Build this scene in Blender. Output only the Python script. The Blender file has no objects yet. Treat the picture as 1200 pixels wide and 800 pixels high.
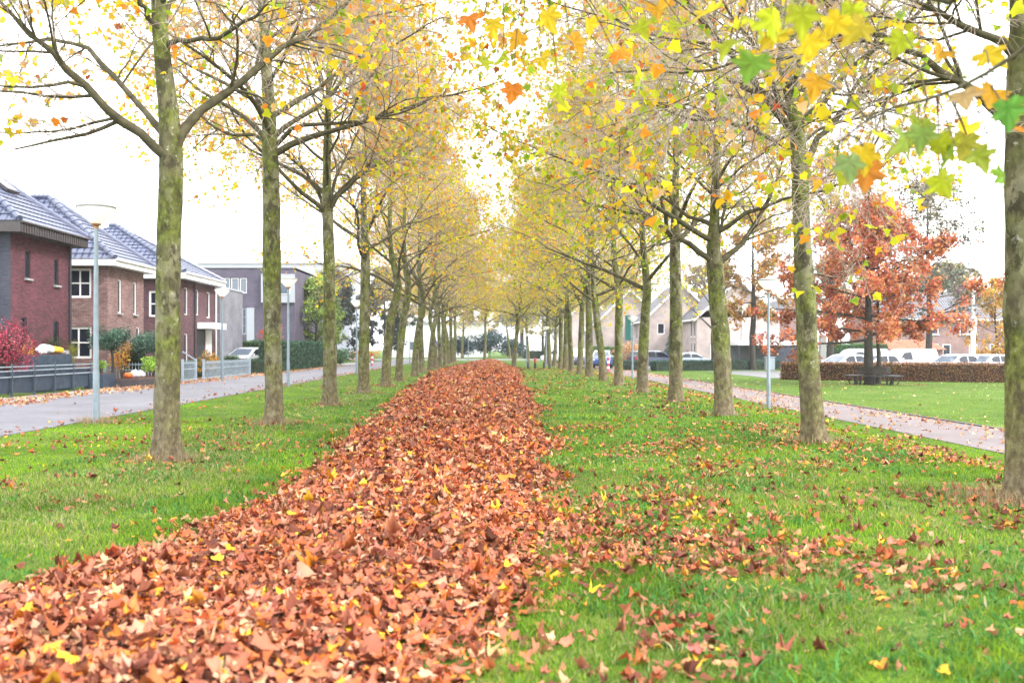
import bpy, bmesh, math, random
import numpy as np
from math import radians as RAD, pi as PI

S = bpy.context.scene
C = S.collection
F = 1111.0 / 1200.0 * 1.0          # focal length in picture widths
HC = 1.5                            # eye height

def P(px, py, Y):
    """true position of something measured in the photograph at distance Y"""
    return np.array([(px - 578.0) / 1111.0 * Y, Y, HC - (py - 408.0) / 1111.0 * Y])

def sstep(t):
    t = np.clip(t, 0, 1)
    return t * t * (3 - 2 * t)

def gz(x, y=0):
    """ground height: level lawn that dips beyond the eastern tree row"""
    return -0.35 * sstep((np.asarray(x, float) - 5.6) / 3.0)

# ------------------------------------------------------------------ noise
def vnoise(x, y, seed=0):
    x = np.asarray(x, float); y = np.asarray(y, float)
    xi = np.floor(x).astype(np.int64); yi = np.floor(y).astype(np.int64)
    fx = x - xi; fy = y - yi
    fx = fx * fx * (3 - 2 * fx); fy = fy * fy * (3 - 2 * fy)
    def h(a, b):
        n = (a * 374761393 + b * 668265263 + seed * 974711) & 0x7fffffff
        n = (n ^ (n >> 13)) * 1274126177 & 0x7fffffff
        return ((n ^ (n >> 16)) & 0xffff) / 65535.0
    return (h(xi, yi) * (1 - fx) + h(xi + 1, yi) * fx) * (1 - fy) + (h(xi, yi + 1) * (1 - fx) + h(xi + 1, yi + 1) * fx) * fy

def fbm(x, y, seed=0, o=3):
    v = 0; a = 0.5; s = 0
    for i in range(o):
        v = v + a * vnoise(np.asarray(x) * 2 ** i, np.asarray(y) * 2 ** i, seed + i); s += a; a *= .5
    return v / s

# ------------------------------------------------------------------ linking
def link(name, me, mat=None, parent=None):
    o = bpy.data.objects.new(name, me)
    C.objects.link(o)
    if mat is not None and me is not None:
        for m in (mat if isinstance(mat, (list, tuple)) else [mat]):
            me.materials.append(m)
    if parent is not None:
        o.parent = parent
    return o

def tag(o, label=None, cat=None, group=None, kind=None):
    if label: o['label'] = label
    if cat: o['category'] = cat
    if group: o['group'] = group
    if kind: o['kind'] = kind
    return o

def thing(name, label, cat, loc=(0, 0, 0), rz=0, group=None):
    o = bpy.data.objects.new(name, None)
    o.empty_display_size = .2
    C.objects.link(o)
    o.location = loc; o.rotation_euler = (0, 0, rz)
    return tag(o, label, cat, group)

def kids(o):
    return [c for c in KIDS.get(o.name, [])]

def dup(root, loc, rz=0, scale=1.0, label=None, group=None):
    r = root.copy(); C.objects.link(r)
    r.location = loc; r.rotation_euler = (0, 0, rz); r.scale = (scale,) * 3
    if label: r['label'] = label
    if group: r['group'] = group
    for ch in root.children:
        c = ch.copy(); C.objects.link(c); c.parent = r
        for g in ch.children:
            d = g.copy(); C.objects.link(d); d.parent = c
    return r

# ------------------------------------------------------------------ meshes
def np_mesh(name, V, faces, mat=None, parent=None, col=None, smooth=False, uv=None):
    """faces: list of (N,k) integer arrays"""
    V = np.asarray(V, np.float32).reshape(-1, 3)
    me = bpy.data.meshes.new(name)
    faces = [np.asarray(f, np.int32) for f in faces if len(f)]
    nl = sum(f.size for f in faces); nf = sum(len(f) for f in faces)
    me.vertices.add(len(V)); me.vertices.foreach_set('co', V.ravel())
    me.loops.add(nl); me.polygons.add(nf)
    me.loops.foreach_set('vertex_index', np.concatenate([f.ravel() for f in faces]))
    tot = np.concatenate([np.full(len(f), f.shape[1], np.int32) for f in faces])
    start = np.concatenate([[0], np.cumsum(tot)[:-1]]).astype(np.int32)
    me.polygons.foreach_set('loop_start', start)
    if smooth:
        me.polygons.foreach_set('use_smooth', np.ones(nf, bool))
    me.update(calc_edges=True)
    if col is not None:
        a = me.color_attributes.new('Col', 'FLOAT_COLOR', 'POINT')
        c = np.ones((len(V), 4), np.float32); c[:, :3] = np.asarray(col).reshape(-1, 3)
        a.data.foreach_set('color', c.ravel())
    if uv is not None:
        u = me.uv_layers.new(name='UVMap')
        u.data.foreach_set('uv', np.asarray(uv, np.float32).ravel())
    return link(name, me, mat, parent)

class MB:
    """collects boxes, prisms, tubes, lathes and quads into one mesh"""
    def __init__(s):
        s.V = []; s.F = []; s.U = []
    def v(s, p):
        s.V.append(tuple(float(a) for a in p)); return len(s.V) - 1
    def face(s, pts, uv=None):
        ids = [s.v(p) for p in pts]
        s.F.append(ids); s.U.append(uv if uv is not None else [(0, 0)] * len(ids))
    def obox(s, c, hx, hy, hz, ux=(1, 0, 0), uy=(0, 1, 0), uz=(0, 0, 1)):
        c = np.array(c, float); ux = np.array(ux, float) * hx; uy = np.array(uy, float) * hy; uz = np.array(uz, float) * hz
        k = [c + a * ux + b * uy + d * uz for d in (-1, 1) for b in (-1, 1) for a in (-1, 1)]
        for f in ((0, 2, 3, 1), (4, 5, 7, 6), (0, 1, 5, 4), (2, 6, 7, 3), (0, 4, 6, 2), (1, 3, 7, 5)):
            q = [k[i] for i in f]
            w = np.linalg.norm(q[1] - q[0]); h = np.linalg.norm(q[3] - q[0])
            s.face(q, [(0, 0), (w, 0), (w, h), (0, h)])
        return s
    def box(s, x0, x1, y0, y1, z0, z1):
        return s.obox(((x0 + x1) / 2, (y0 + y1) / 2, (z0 + z1) / 2), abs(x1 - x0) / 2, abs(y1 - y0) / 2, abs(z1 - z0) / 2)
    def bar(s, a, b, w, h=None, up=(0, 0, 1)):
        a = np.array(a, float); b = np.array(b, float); d = b - a; L = np.linalg.norm(d); d = d / L
        up = np.array(up, float)
        if abs(d @ up) > .95: up = np.array([1., 0, 0])
        r = np.cross(d, up); r /= np.linalg.norm(r); u = np.cross(r, d)
        return s.obox((a + b) / 2, L / 2, w / 2, (h or w) / 2, d, r, u)
    def tube(s, pts, rad, n=8, cap=True):
        pts = np.array(pts, float); K = len(pts)
        rad = np.full(K, rad) if np.isscalar(rad) else np.array(rad, float)
        T = np.gradient(pts, axis=0); T /= np.linalg.norm(T, axis=1, keepdims=True)
        m = pts[-1] - pts[0]; ref = np.eye(3)[np.argmin(np.abs(m))]
        U = np.cross(T, ref); U /= np.linalg.norm(U, axis=1, keepdims=True); W = np.cross(T, U)
        b = len(s.V)
        for k in range(K):
            for i in range(n):
                a = 2 * PI * i / n
                s.v(pts[k] + rad[k] * (math.cos(a) * U[k] + math.sin(a) * W[k]))
        for k in range(K - 1):
            for i in range(n):
                j = (i + 1) % n
                s.F.append([b + k * n + i, b + k * n + j, b + (k + 1) * n + j, b + (k + 1) * n + i]); s.U.append([(0, 0)] * 4)
        if cap:
            s.F.append([b + i for i in range(n)][::-1]); s.U.append([(0, 0)] * n)
            s.F.append([b + (K - 1) * n + i for i in range(n)]); s.U.append([(0, 0)] * n)
        return s
    def lathe(s, prof, n=20, c=(0, 0, 0)):
        b = len(s.V)
        for r, z in prof:
            for i in range(n):
                a = 2 * PI * i / n
                s.v((c[0] + r * math.cos(a), c[1] + r * math.sin(a), c[2] + z))
        for k in range(len(prof) - 1):
            for i in range(n):
                j = (i + 1) % n
                s.F.append([b + k * n + i, b + k * n + j, b + (k + 1) * n + j, b + (k + 1) * n + i]); s.U.append([(0, 0)] * 4)
        return s
    def prism(s, poly, origin, ux, uy, un, t):
        """flat outline poly in (ux,uy) pushed t along un"""
        o = np.array(origin, float); ux = np.array(ux, float); uy = np.array(uy, float); un = np.array(un, float)
        a = [o + x * ux + y * uy for x, y in poly]; b = [p + un * t for p in a]
        s.face(a[::-1], [(x, y) for x, y in poly][::-1]); s.face(b, [(x, y) for x, y in poly])
        n = len(poly)
        for i in range(n):
            j = (i + 1) % n
            L = np.linalg.norm(a[j] - a[i])
            s.face([a[i], a[j], b[j], b[i]], [(0, 0), (L, 0), (L, t), (0, t)])
        return s
    def build(s, name, mat=None, parent=None, smooth=False, bevel=0):
        me = bpy.data.meshes.new(name)
        me.from_pydata(s.V, [], s.F)
        u = me.uv_layers.new(name='UVMap')
        u.data.foreach_set('uv', np.array([c for f in s.U for c in f], np.float32).ravel())
        if smooth or bevel:
            bm = bmesh.new(); bm.from_mesh(me)
            bmesh.ops.remove_doubles(bm, verts=bm.verts, dist=1e-5)
            if bevel:
                bmesh.ops.bevel(bm, geom=[e for e in bm.edges if e.is_manifold and e.calc_face_angle(0) > .5], offset=bevel, segments=2, affect='EDGES', profile=.6)
            if smooth:
                for f in bm.faces: f.smooth = True
                for e in bm.edges:
                    if e.is_manifold and e.calc_face_angle(0) > 0.7: e.smooth = False
            bm.to_mesh(me); bm.free()
        return link(name, me, mat, parent)

# ------------------------------------------------------------------ materials
class NT:
    def __init__(s, m):
        m.use_nodes = True
        s.t = m.node_tree
        s.bsdf = s.t.nodes.get('Principled BSDF'); s.out = s.t.nodes.get('Material Output')
    def n(s, typ, **kw):
        nd = s.t.nodes.new('ShaderNode' + typ)
        for k, v in kw.items():
            if k.startswith('_'): setattr(nd, k[1:], v)
            else:
                k2 = k.replace('__', ' ')
                i = nd.inputs[int(k2[1:])] if k2[0] == 'i' and k2[1:].isdigit() else nd.inputs[k2]
                if hasattr(v, 'is_linked') or hasattr(v, 'links'): s.t.links.new(v, i)
                else: i.default_value = v
        return nd
    def l(s, a, b): s.t.links.new(a, b)
    def ramp(s, fac, stops):
        r = s.n('ValToRGB'); s.l(fac, r.inputs[0])
        e = r.color_ramp.elements
        while len(e) < len(stops): e.new(.5)
        for k, (p, c) in zip(e, stops):
            k.position = p; k.color = (*c, 1) if len(c) == 3 else c
        return r.outputs[0]
    def mix(s, fac, a, b, mode='MIX'):
        m = s.t.nodes.new('ShaderNodeMix'); m.data_type = 'RGBA'; m.blend_type = mode
        for i, v in ((0, fac), (6, a), (7, b)):
            if hasattr(v, 'links'): s.l(v, m.inputs[i])
            else: m.inputs[i].default_value = v if not isinstance(v, tuple) or len(v) == 4 else (*v, 1)
        return m.outputs[2]
    def bump(s, h, strength=.5, dist=.02):
        b = s.n('Bump', Strength=strength, Distance=dist); s.l(h, b.inputs['Height'])
        s.l(b.outputs[0], s.bsdf.inputs['Normal'])

def M(name, col, rough=.7, metal=0, noise=0, nscale=8, spec=.5, bump=0, bscale=60):
    m = bpy.data.materials.new(name); t = NT(m)
    b = t.bsdf
    b.inputs['Roughness'].default_value = rough; b.inputs['Metallic'].default_value = metal
    b.inputs['Specular IOR Level'].default_value = spec
    b.inputs['Base Color'].default_value = (*col, 1)
    if noise or bump:
        co = t.n('TexCoord').outputs['Object']
        if noise:
            nz = t.n('TexNoise', Vector=co, Scale=nscale, Detail=6.0, Roughness=.65).outputs[0]
            lo = tuple(max(0, c * (1 - noise)) for c in col); hi = tuple(min(1, c * (1 + noise)) for c in col)
            t.l(t.ramp(nz, [(.3, lo), (.7, hi)]), b.inputs['Base Color'])
            t.l(t.ramp(nz, [(.3, (min(1, rough * 1.15),) * 3), (.75, (rough * .8,) * 3)]), b.inputs['Roughness'])
        if bump:
            t.bump(t.n('TexNoise', Vector=co, Scale=bscale, Detail=4.0).outputs[0], bump, .02)
    return m

def leaf_mat(name, trans=.4, rough=.5, spec=.3, bump=0):
    m = bpy.data.materials.new(name); t = NT(m)
    a = t.n('VertexColor', _layer_name='Col').outputs[0]
    t.l(a, t.bsdf.inputs['Base Color'])
    t.bsdf.inputs['Roughness'].default_value = rough; t.bsdf.inputs['Specular IOR Level'].default_value = spec
    if trans > 0:
        tr = t.n('BsdfTranslucent'); t.l(a, tr.inputs[0])
        mx = t.n('MixShader', Fac=trans); t.l(t.bsdf.outputs[0], mx.inputs[1]); t.l(tr.outputs[0], mx.inputs[2])
        t.l(mx.outputs[0], t.out.inputs[0])
    return m

def brick_mat(name, c1, c2, mortar, scale=1.0):
    m = bpy.data.materials.new(name); t = NT(m)
    uv = t.n('UVMap').outputs[0]
    b = t.n('TexBrick', Vector=uv, Color1=(*c1, 1), Color2=(*c2, 1), Mortar=(*mortar, 1), Scale=1.0 / scale)
    b.inputs['Mortar Size'].default_value = .012; b.inputs['Brick Width'].default_value = .22; b.inputs['Row Height'].default_value = .075
    b.inputs['Bias'].default_value = -.1; b.inputs['Mortar Smooth'].default_value = .2
    nz = t.n('TexNoise', Vector=uv, Scale=.9, Detail=5.0, Roughness=.6).outputs[0]
    k = t.mix(1.0, b.outputs[0], t.ramp(nz, [(.3, (.72, .72, .74)), (.7, (1.15, 1.12, 1.1))]), 'MULTIPLY')
    t.l(k, t.bsdf.inputs['Base Color'])
    t.bsdf.inputs['Roughness'].default_value = .85
    inv = t.n('Math', _operation='SUBTRACT'); inv.inputs[0].default_value = 1; t.l(b.outputs[1], inv.inputs[1])
    t.bump(inv.outputs[0], .6, .01)
    return m

def tile_mat(name, col, rough=.3, spec=.6):
    m = bpy.data.materials.new(name); t = NT(m)
    uv = t.n('UVMap').outputs[0]
    sx = t.n('SeparateXYZ'); t.l(uv, sx.inputs[0])
    w = t.n('Math', _operation='MULTIPLY'); t.l(sx.outputs[0], w.inputs[0]); w.inputs[1].default_value = 2 * PI / .3
    s = t.n('Math', _operation='SINE'); t.l(w.outputs[0], s.inputs[0])
    nz = t.n('TexNoise', Vector=uv, Scale=1.4, Detail=6.0).outputs[0]
    t.l(t.ramp(nz, [(.3, tuple(c * .75 for c in col)), (.7, tuple(c * 1.3 for c in col))]), t.bsdf.inputs['Base Color'])
    t.bsdf.inputs['Roughness'].default_value = rough; t.bsdf.inputs['Specular IOR Level'].default_value = spec
    t.bump(s.outputs[0], .8, .045)
    return m

MT = {}
def mats():
    MT['bark'] = m = bpy.data.materials.new('bark'); t = NT(m)
    co0 = t.n('TexCoord').outputs['Object']
    oi = t.n('ObjectInfo').outputs['Random']
    off = t.n('VectorMath', _operation='SCALE'); off.inputs[0].default_value = (37, 53, 29); t.l(oi, off.inputs['Scale'])
    add = t.n('VectorMath', _operation='ADD'); t.l(co0, add.inputs[0]); t.l(off.outputs[0], add.inputs[1]); co = add.outputs[0]
    mp = t.n('Mapping', Vector=co, Scale=(1, 1, .6)).outputs[0]
    n1 = t.n('TexNoise', Vector=mp, Scale=5.5, Detail=7.0, Roughness=.62).outputs[0]
    n2 = t.n('TexNoise', Vector=mp, Scale=16.0, Detail=6.0, Roughness=.65).outputs[0]
    n3 = t.n('TexNoise', Vector=co, Scale=1.6, Detail=5.0, Roughness=.6).outputs[0]
    base = t.ramp(n1, [(.36, (.03, .026, .016)), (.46, (.085, .078, .042)), (.55, (.16, .15, .08)), (.68, (.26, .245, .155))])
    moss = t.ramp(n2, [(.36, (.04, .05, .009)), (.52, (.115, .14, .02)), (.68, (.215, .245, .05))])
    wob = t.n('TexNoise', Vector=co, Scale=7.0, Detail=3.0).outputs[1]
    dis = t.n('VectorMath', _operation='SCALE'); t.l(wob, dis.inputs[0]); dis.inputs['Scale'].default_value = .16
    dv = t.n('VectorMath', _operation='ADD'); t.l(mp, dv.inputs[0]); t.l(dis.outputs[0], dv.inputs[1])
    vo = t.n('TexVoronoi', Vector=dv.outputs[0], Scale=8.5)
    sx = t.n('SeparateColor'); t.l(vo.outputs['Color'], sx.inputs[0])
    plates = t.ramp(sx.outputs[0], [(.1, (.042, .038, .022)), (.35, (.095, .09, .05)), (.6, (.15, .145, .08)), (.85, (.25, .24, .165))])
    base = t.mix(.55, base, plates)
    k = t.mix(t.ramp(n3, [(.42, (0, 0, 0)), (.58, (.80, .80, .80))]), base, moss)
    sp = t.n('TexNoise', Vector=co, Scale=9.0, Detail=5.0, Roughness=.75).outputs[0]
    k = t.mix(t.ramp(sp, [(.60, (0, 0, 0)), (.66, (.8, .8, .8))]), k, (.38, .385, .31))
    mp2 = t.n('Mapping', Vector=co, Scale=(1, 1, .55)).outputs[0]
    dk = t.n('TexNoise', Vector=mp2, Scale=6.5, Detail=5.0, Roughness=.68).outputs[0]
    k = t.mix(t.ramp(dk, [(.53, (0, 0, 0)), (.61, (.85, .85, .85))]), k, (.042, .036, .02))
    gz_ = t.n('SeparateXYZ'); t.l(co0, gz_.inputs[0])
    low = t.n('MapRange'); t.l(gz_.outputs[2], low.inputs[0]); low.inputs[1].default_value = .15; low.inputs[2].default_value = 1.6; low.inputs[3].default_value = .75; low.inputs[4].default_value = 0
    k = t.mix(low.outputs[0], k, t.ramp(n2, [(.36, (.075, .052, .032)), (.55, (.17, .13, .085)), (.68, (.26, .215, .15))]))
    t.l(k, t.bsdf.inputs['Base Color']); t.bsdf.inputs['Roughness'].default_value = .9; t.bsdf.inputs['Specular IOR Level'].default_value = .2
    t.bump(t.mix(.5, n1, n2), .9, .03)
    MT['branch'] = M('branch_bark', (.085, .076, .045), .9, noise=.45, nscale=7, spec=.2)
    MT['twig'] = M('twig_bark', (.40, .33, .28), .9, spec=.2)
    MT['darkbark'] = M('dark_bark', (.055, .05, .042), .95, noise=.4, nscale=10, spec=.2, bump=.5, bscale=30)
    MT['leaf'] = leaf_mat('plane_leaf', .7, .5, .12)
    MT['dryleaf'] = leaf_mat('dry_leaf', .12, .55, .22)
    MT['grass'] = leaf_mat('grass_blade', .35, .6, .10)
    MT['bush'] = leaf_mat('bush_leaf', .25, .5, .2)
    MT['brick_red'] = brick_mat('dark_red_brick', (.065, .009, .020), (.155, .032, .050), (.085, .045, .055))
    MT['brick_red_shaded'] = brick_mat('shaded_red_brick', (.028, .033, .06), (.05, .055, .085), (.06, .06, .08))  # red brick with the bluish shade of the viewer-facing wall put into its colour
    MT['brick_pink'] = brick_mat('pink_brown_brick', (.20, .105, .10), (.34, .22, .205), (.11, .08, .08))
    MT['brick_plum'] = brick_mat('plum_brick', (.09, .035, .045), (.17, .075, .085), (.07, .045, .055))
    MT['brick_grey'] = brick_mat('slate_brick', (.075, .065, .105), (.105, .092, .14), (.11, .10, .14))
    MT['brick_lightgrey'] = brick_mat('ash_brick', (.16, .17, .21), (.22, .23, .27), (.2, .2, .23))
    MT['brick_rose'] = brick_mat('rose_brick', (.44, .375, .355), (.50, .425, .40), (.45, .40, .38))
    MT['brick_row'] = brick_mat('row_brick', (.26, .15, .145), (.33, .20, .19), (.25, .2, .2))
    MT['tile'] = tile_mat('glazed_blue_tile', (.06, .075, .14), .28, .9)
    MT['tile_grey'] = tile_mat('grey_tile', (.15, .15, .17), .55, .4)
    MT['tile_orange'] = tile_mat('orange_tile', (.5, .16, .09), .6, .4)
    MT['white'] = M('white_paint', (.80, .80, .82), .5, noise=.06, nscale=3)
    MT['fascia'] = M('brown_fascia', (.055, .046, .05), .6, noise=.2)
    MT['darkpaint'] = M('dark_paint', (.03, .035, .045), .4, noise=.2)
    MT['glass'] = M('window_glass', (.012, .016, .026), .05, spec=.35)
    MT['glass_pale'] = M('pale_glass', (.10, .13, .17), .08, spec=.8)
    MT['galv'] = M('galvanised_steel', (.23, .285, .335), .45, .25, noise=.12, nscale=6)
    MT['lightmetal'] = M('pale_steel', (.38, .46, .54), .5, .15, noise=.12, nscale=6)
    MT['slate'] = M('slate_panel', (.032, .052, .085), .6, noise=.25, nscale=4)
    MT['fence'] = M('fence_paint', (.05, .075, .105), .45, noise=.15)
    MT['concrete'] = M('concrete', (.30, .30, .31), .85, noise=.2, nscale=9, bump=.2)
    MT['copper'] = M('copper_cup', (.45, .22, .10), .4, .4)
    MT['tyre'] = M('tyre', (.02, .02, .02), .8)
    MT['rim'] = M('rim', (.45, .45, .47), .3, .7)
    MT['clad'] = M('pale_cladding', (.33, .355, .41), .6, noise=.05)
    MT['black'] = M('black_steel', (.02, .02, .022), .5)
    MT['red'] = M('red_paint', (.55, .04, .06), .45)
    MT['lampred'] = M('tail_lamp', (.5, .02, .06), .2)
    MT['headlamp'] = M('head_lamp', (.7, .72, .75), .1, spec=.8)
    # opal lamp bowl
    m = MT['opal'] = bpy.data.materials.new('opal_bowl'); t = NT(m)
    t.bsdf.inputs['Base Color'].default_value = (.88, .88, .86, 1); t.bsdf.inputs['Roughness'].default_value = .35
    tr = t.n('BsdfTranslucent', Color=(.95, .95, .93, 1)); mx = t.n('MixShader', Fac=.55)
    t.l(t.bsdf.outputs[0], mx.inputs[1]); t.l(tr.outputs[0], mx.inputs[2]); t.l(mx.outputs[0], t.out.inputs[0])
    # ground
    m = MT['ground'] = bpy.data.materials.new('lawn_soil'); t = NT(m)
    co = t.n('TexCoord').outputs['Object']
    n1 = t.n('TexNoise', Vector=co, Scale=.55, Detail=8.0, Roughness=.65).outputs[0]
    n2 = t.n('TexNoise', Vector=co, Scale=6.0, Detail=8.0, Roughness=.7).outputs[0]
    a = t.ramp(n2, [(.3, (.035, .06, .014)), (.5, (.07, .13, .02)), (.7, (.11, .20, .03))])
    b = t.ramp(n2, [(.3, (.13, .14, .045)), (.7, (.25, .26, .10))])
    k = t.mix(t.ramp(n1, [(.52, (0, 0, 0)), (.68, (.6, .6, .6))]), a, b)
    t.l(k, t.bsdf.inputs['Base Color']); t.bsdf.inputs['Roughness'].default_value = .95; t.bsdf.inputs['Specular IOR Level'].default_value = .1
    t.bump(n2, .8, .04)
    # pavings
    def paving(name, c, bw, rh, mort, wear=.3):
        m = MT[name] = bpy.data.materials.new(name); t = NT(m)
        co = t.n('TexCoord').outputs['Object']
        b = t.n('TexBrick', Vector=co, Color1=(*[x * .9 for x in c], 1), Color2=(*[x * 1.08 for x in c], 1), Mortar=(*[x * .5 for x in c], 1), Scale=1.0)
        b.inputs['Mortar Size'].default_value = mort; b.inputs['Brick Width'].default_value = bw; b.inputs['Row Height'].default_value = rh
        nz = t.n('TexNoise', Vector=co, Scale=.7, Detail=8.0, Roughness=.65).outputs[0]
        k = t.mix(1.0, b.outputs[0], t.ramp(nz, [(.3, (1 - wear,) * 3), (.7, (1.1, 1.1, 1.1))]), 'MULTIPLY')
        t.l(k, t.bsdf.inputs['Base Color']); t.bsdf.inputs['Roughness'].default_value = .75
        t.bump(t.n('TexNoise', Vector=co, Scale=90.0, Detail=3.0).outputs[0], .3, .01)
    paving('road_paving', (.175, .172, .20), .21, .105, .006)
    paving('path_paving', (.19, .155, .16), .21, .105, .008)
    paving('slab_paving', (.33, .32, .32), .3, .3, .008)
    m = MT['asphalt'] = M('asphalt', (.16, .16, .17), .85, noise=.2, nscale=2, bump=.3, bscale=120)
    m = MT['litter'] = M('leaf_mould', (.085, .028, .014), .95, noise=.5, nscale=14, bump=.9, bscale=18)
mats()
# ================================================================== vegetation
def nrm(v):
    return v / np.maximum(np.linalg.norm(v, axis=-1, keepdims=True), 1e-9)

def catmull(pts, K):
    pts = np.asarray(pts, float)
    d = np.concatenate([[0], np.cumsum(np.linalg.norm(np.diff(pts[:, :3], axis=0), axis=1))]); d /= d[-1]
    Q = np.vstack([2 * pts[0] - pts[1], pts, 2 * pts[-1] - pts[-2]])
    out = []
    for u in np.linspace(0, 1, K):
        i = min(np.searchsorted(d, u, 'right') - 1, len(pts) - 2)
        t = (u - d[i]) / (d[i + 1] - d[i])
        a, b, c, e = Q[i], Q[i + 1], Q[i + 2], Q[i + 3]
        out.append(.5 * (2 * b + (c - a) * t + (2 * a - 5 * b + 4 * c - e) * t * t + (3 * b - a - 3 * c + e) * t ** 3))
    return np.array(out)

def tube_arrays(Pn, R, sides):
    """Pn (N,K,3), R (N,K) -> V, quads"""
    N, K, _ = Pn.shape
    T = nrm(np.gradient(Pn, axis=1))
    mean = nrm(Pn[:, -1] - Pn[:, 0])
    ref = np.where(np.abs(mean[:, 2:3]) < .8, [[0, 0, 1.]], [[1., .3, 0]])
    U = nrm(np.cross(T, ref[:, None, :])); W = np.cross(T, U)
    a = np.arange(sides) * 2 * PI / sides
    V = Pn[:, :, None, :] + R[:, :, None, None] * (np.cos(a)[None, None, :, None] * U[:, :, None, :] + np.sin(a)[None, None, :, None] * W[:, :, None, :])
    base = (np.arange(N) * K * sides)[:, None, None] + (np.arange(K - 1) * sides)[None, :, None] + np.arange(sides)[None, None, :]
    nx = (np.arange(N) * K * sides)[:, None, None] + (np.arange(K - 1) * sides)[None, :, None] + ((np.arange(sides) + 1) % sides)[None, None, :]
    q = np.stack([base, nx, nx + sides, base + sides], -1).reshape(-1, 4)
    return V.reshape(-1, 3), q

def tubes_mesh(name, groups, mat, parent=None, smooth=True):
    Vs = []; qs = []; o = 0
    for Pn, R, sd in groups:
        if len(Pn) == 0: continue
        V, q = tube_arrays(Pn, R, sd)
        Vs.append(V); qs.append(q + o); o += len(V)
    return np_mesh(name, np.concatenate(Vs), [np.concatenate(qs)], mat, parent, smooth=smooth)

def sprout(rng, Pn, R, per, t0, t1, L, ang, up=0., wig=.15, grav=0., K=5, rfac=.55, rmin=.003, lenfall=.5, flat=0.):
    N, KP, _ = Pn.shape
    idx = np.repeat(np.arange(N), per)
    n = len(idx)
    t = rng.uniform(t0, t1, n) * (KP - 1)
    i = np.minimum(t.astype(int), KP - 2); f = (t - i)[:, None]
    a = Pn[idx, i]; b = Pn[idx, i + 1]
    pos = a * (1 - f) + b * f
    tan = nrm(b - a)
    rp = R[idx, i] * (1 - f[:, 0]) + R[idx, i + 1] * f[:, 0]
    q = rng.normal(size=(n, 3)); q[:, 2] *= (1 - flat)
    q = nrm(np.cross(tan, q)) if flat == 0 else nrm(q - (q * tan).sum(1, keepdims=True) * tan)
    an = np.radians(rng.uniform(ang[0], ang[1], n))[:, None]
    d = nrm(np.cos(an) * tan + np.sin(an) * q + np.array([0, 0, up]))
    ln = L * (1 - lenfall * t / (KP - 1)) * rng.uniform(.6, 1.25, n)
    r0 = np.maximum(np.minimum(rp * rfac * rng.uniform(.8, 1.1, n), rp), rmin)
    out = np.zeros((n, K, 3)); out[:, 0] = pos
    step = (ln / (K - 1))[:, None]
    for k in range(1, K):
        out[:, k] = out[:, k - 1] + d * step
        d = nrm(d + rng.normal(size=(n, 3)) * wig + np.array([0, 0, grav]))
    rr = r0[:, None] * np.linspace(1, .35, K)[None, :]
    return out, np.maximum(rr, rmin * .6)

def near_leaves(rng, pos, nor, size, roll, cols):
    """large leaves with toothed lobes, a fold along the midrib, blotches and a stalk"""
    n = len(pos); o = OUT_NEAR; c0 = np.array([0, .22]); m = len(o)
    rings = [c0 + (o - c0) * f for f in (.38, .72, 1.0)]
    p = np.vstack([[c0]] + rings); k = len(p)
    nor = nrm(nor); Y = nrm(roll - (roll * nor).sum(1, keepdims=True) * nor); X = np.cross(Y, nor)
    x = p[None, :, 0]; y = p[None, :, 1]; r2 = x * x + (y - .3) ** 2
    fold = rng.uniform(.05, .45, (n, 1)); cup = rng.normal(0, .35, (n, 1)); tw = rng.normal(0, .35, (n, 1)); ph = rng.uniform(0, 6, (n, 1))
    ang = np.arctan2(x, y - .3)
    z = fold * np.abs(x) + cup * r2 - .35 * np.maximum(y - .5, 0) ** 2 * rng.uniform(0, 2.5, (n, 1)) + tw * x * (y - .3) + .07 * r2 ** .5 * np.sin(5 * ang + ph)
    V = pos[:, None] + np.asarray(size).reshape(-1, 1, 1) * (x[..., None] * X[:, None] + y[..., None] * Y[:, None] + z[..., None] * nor[:, None])
    i = np.arange(m); j = (i + 1) % m
    tri = np.stack([np.zeros(m, int), 1 + i, 1 + j], 1)
    qd = np.concatenate([np.stack([1 + a * m + i, 1 + (a + 1) * m + i, 1 + (a + 1) * m + j, 1 + a * m + j], 1) for a in (0, 1)])
    o0 = (np.arange(n) * k)[:, None, None]
    col = np.repeat(cols[:, None, :], k, 1) * np.exp(rng.normal(0, .09, (n, k, 1)))
    vein = (np.abs(np.sin(ang * 2.5)) < .3) & (r2 > .004); col = np.where(vein[..., None], col * 1.18 + .02, col)
    blot = rng.random((n, k, 1)) < .05; col = np.where(blot, col * .45 + np.array([.16, .07, .02]) * .5, col)
    rim = (np.arange(k) > 2 * m)[None, :, None] & (rng.random((n, k, 1)) < .4); col = np.where(rim, col * .6 + np.array([.5, .33, .06]) * .35, col)
    return V.reshape(-1, 3), (tri[None] + o0).reshape(-1, 3), (qd[None] + o0).reshape(-1, 4), np.clip(col, 0, .9).reshape(-1, 3)

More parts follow.
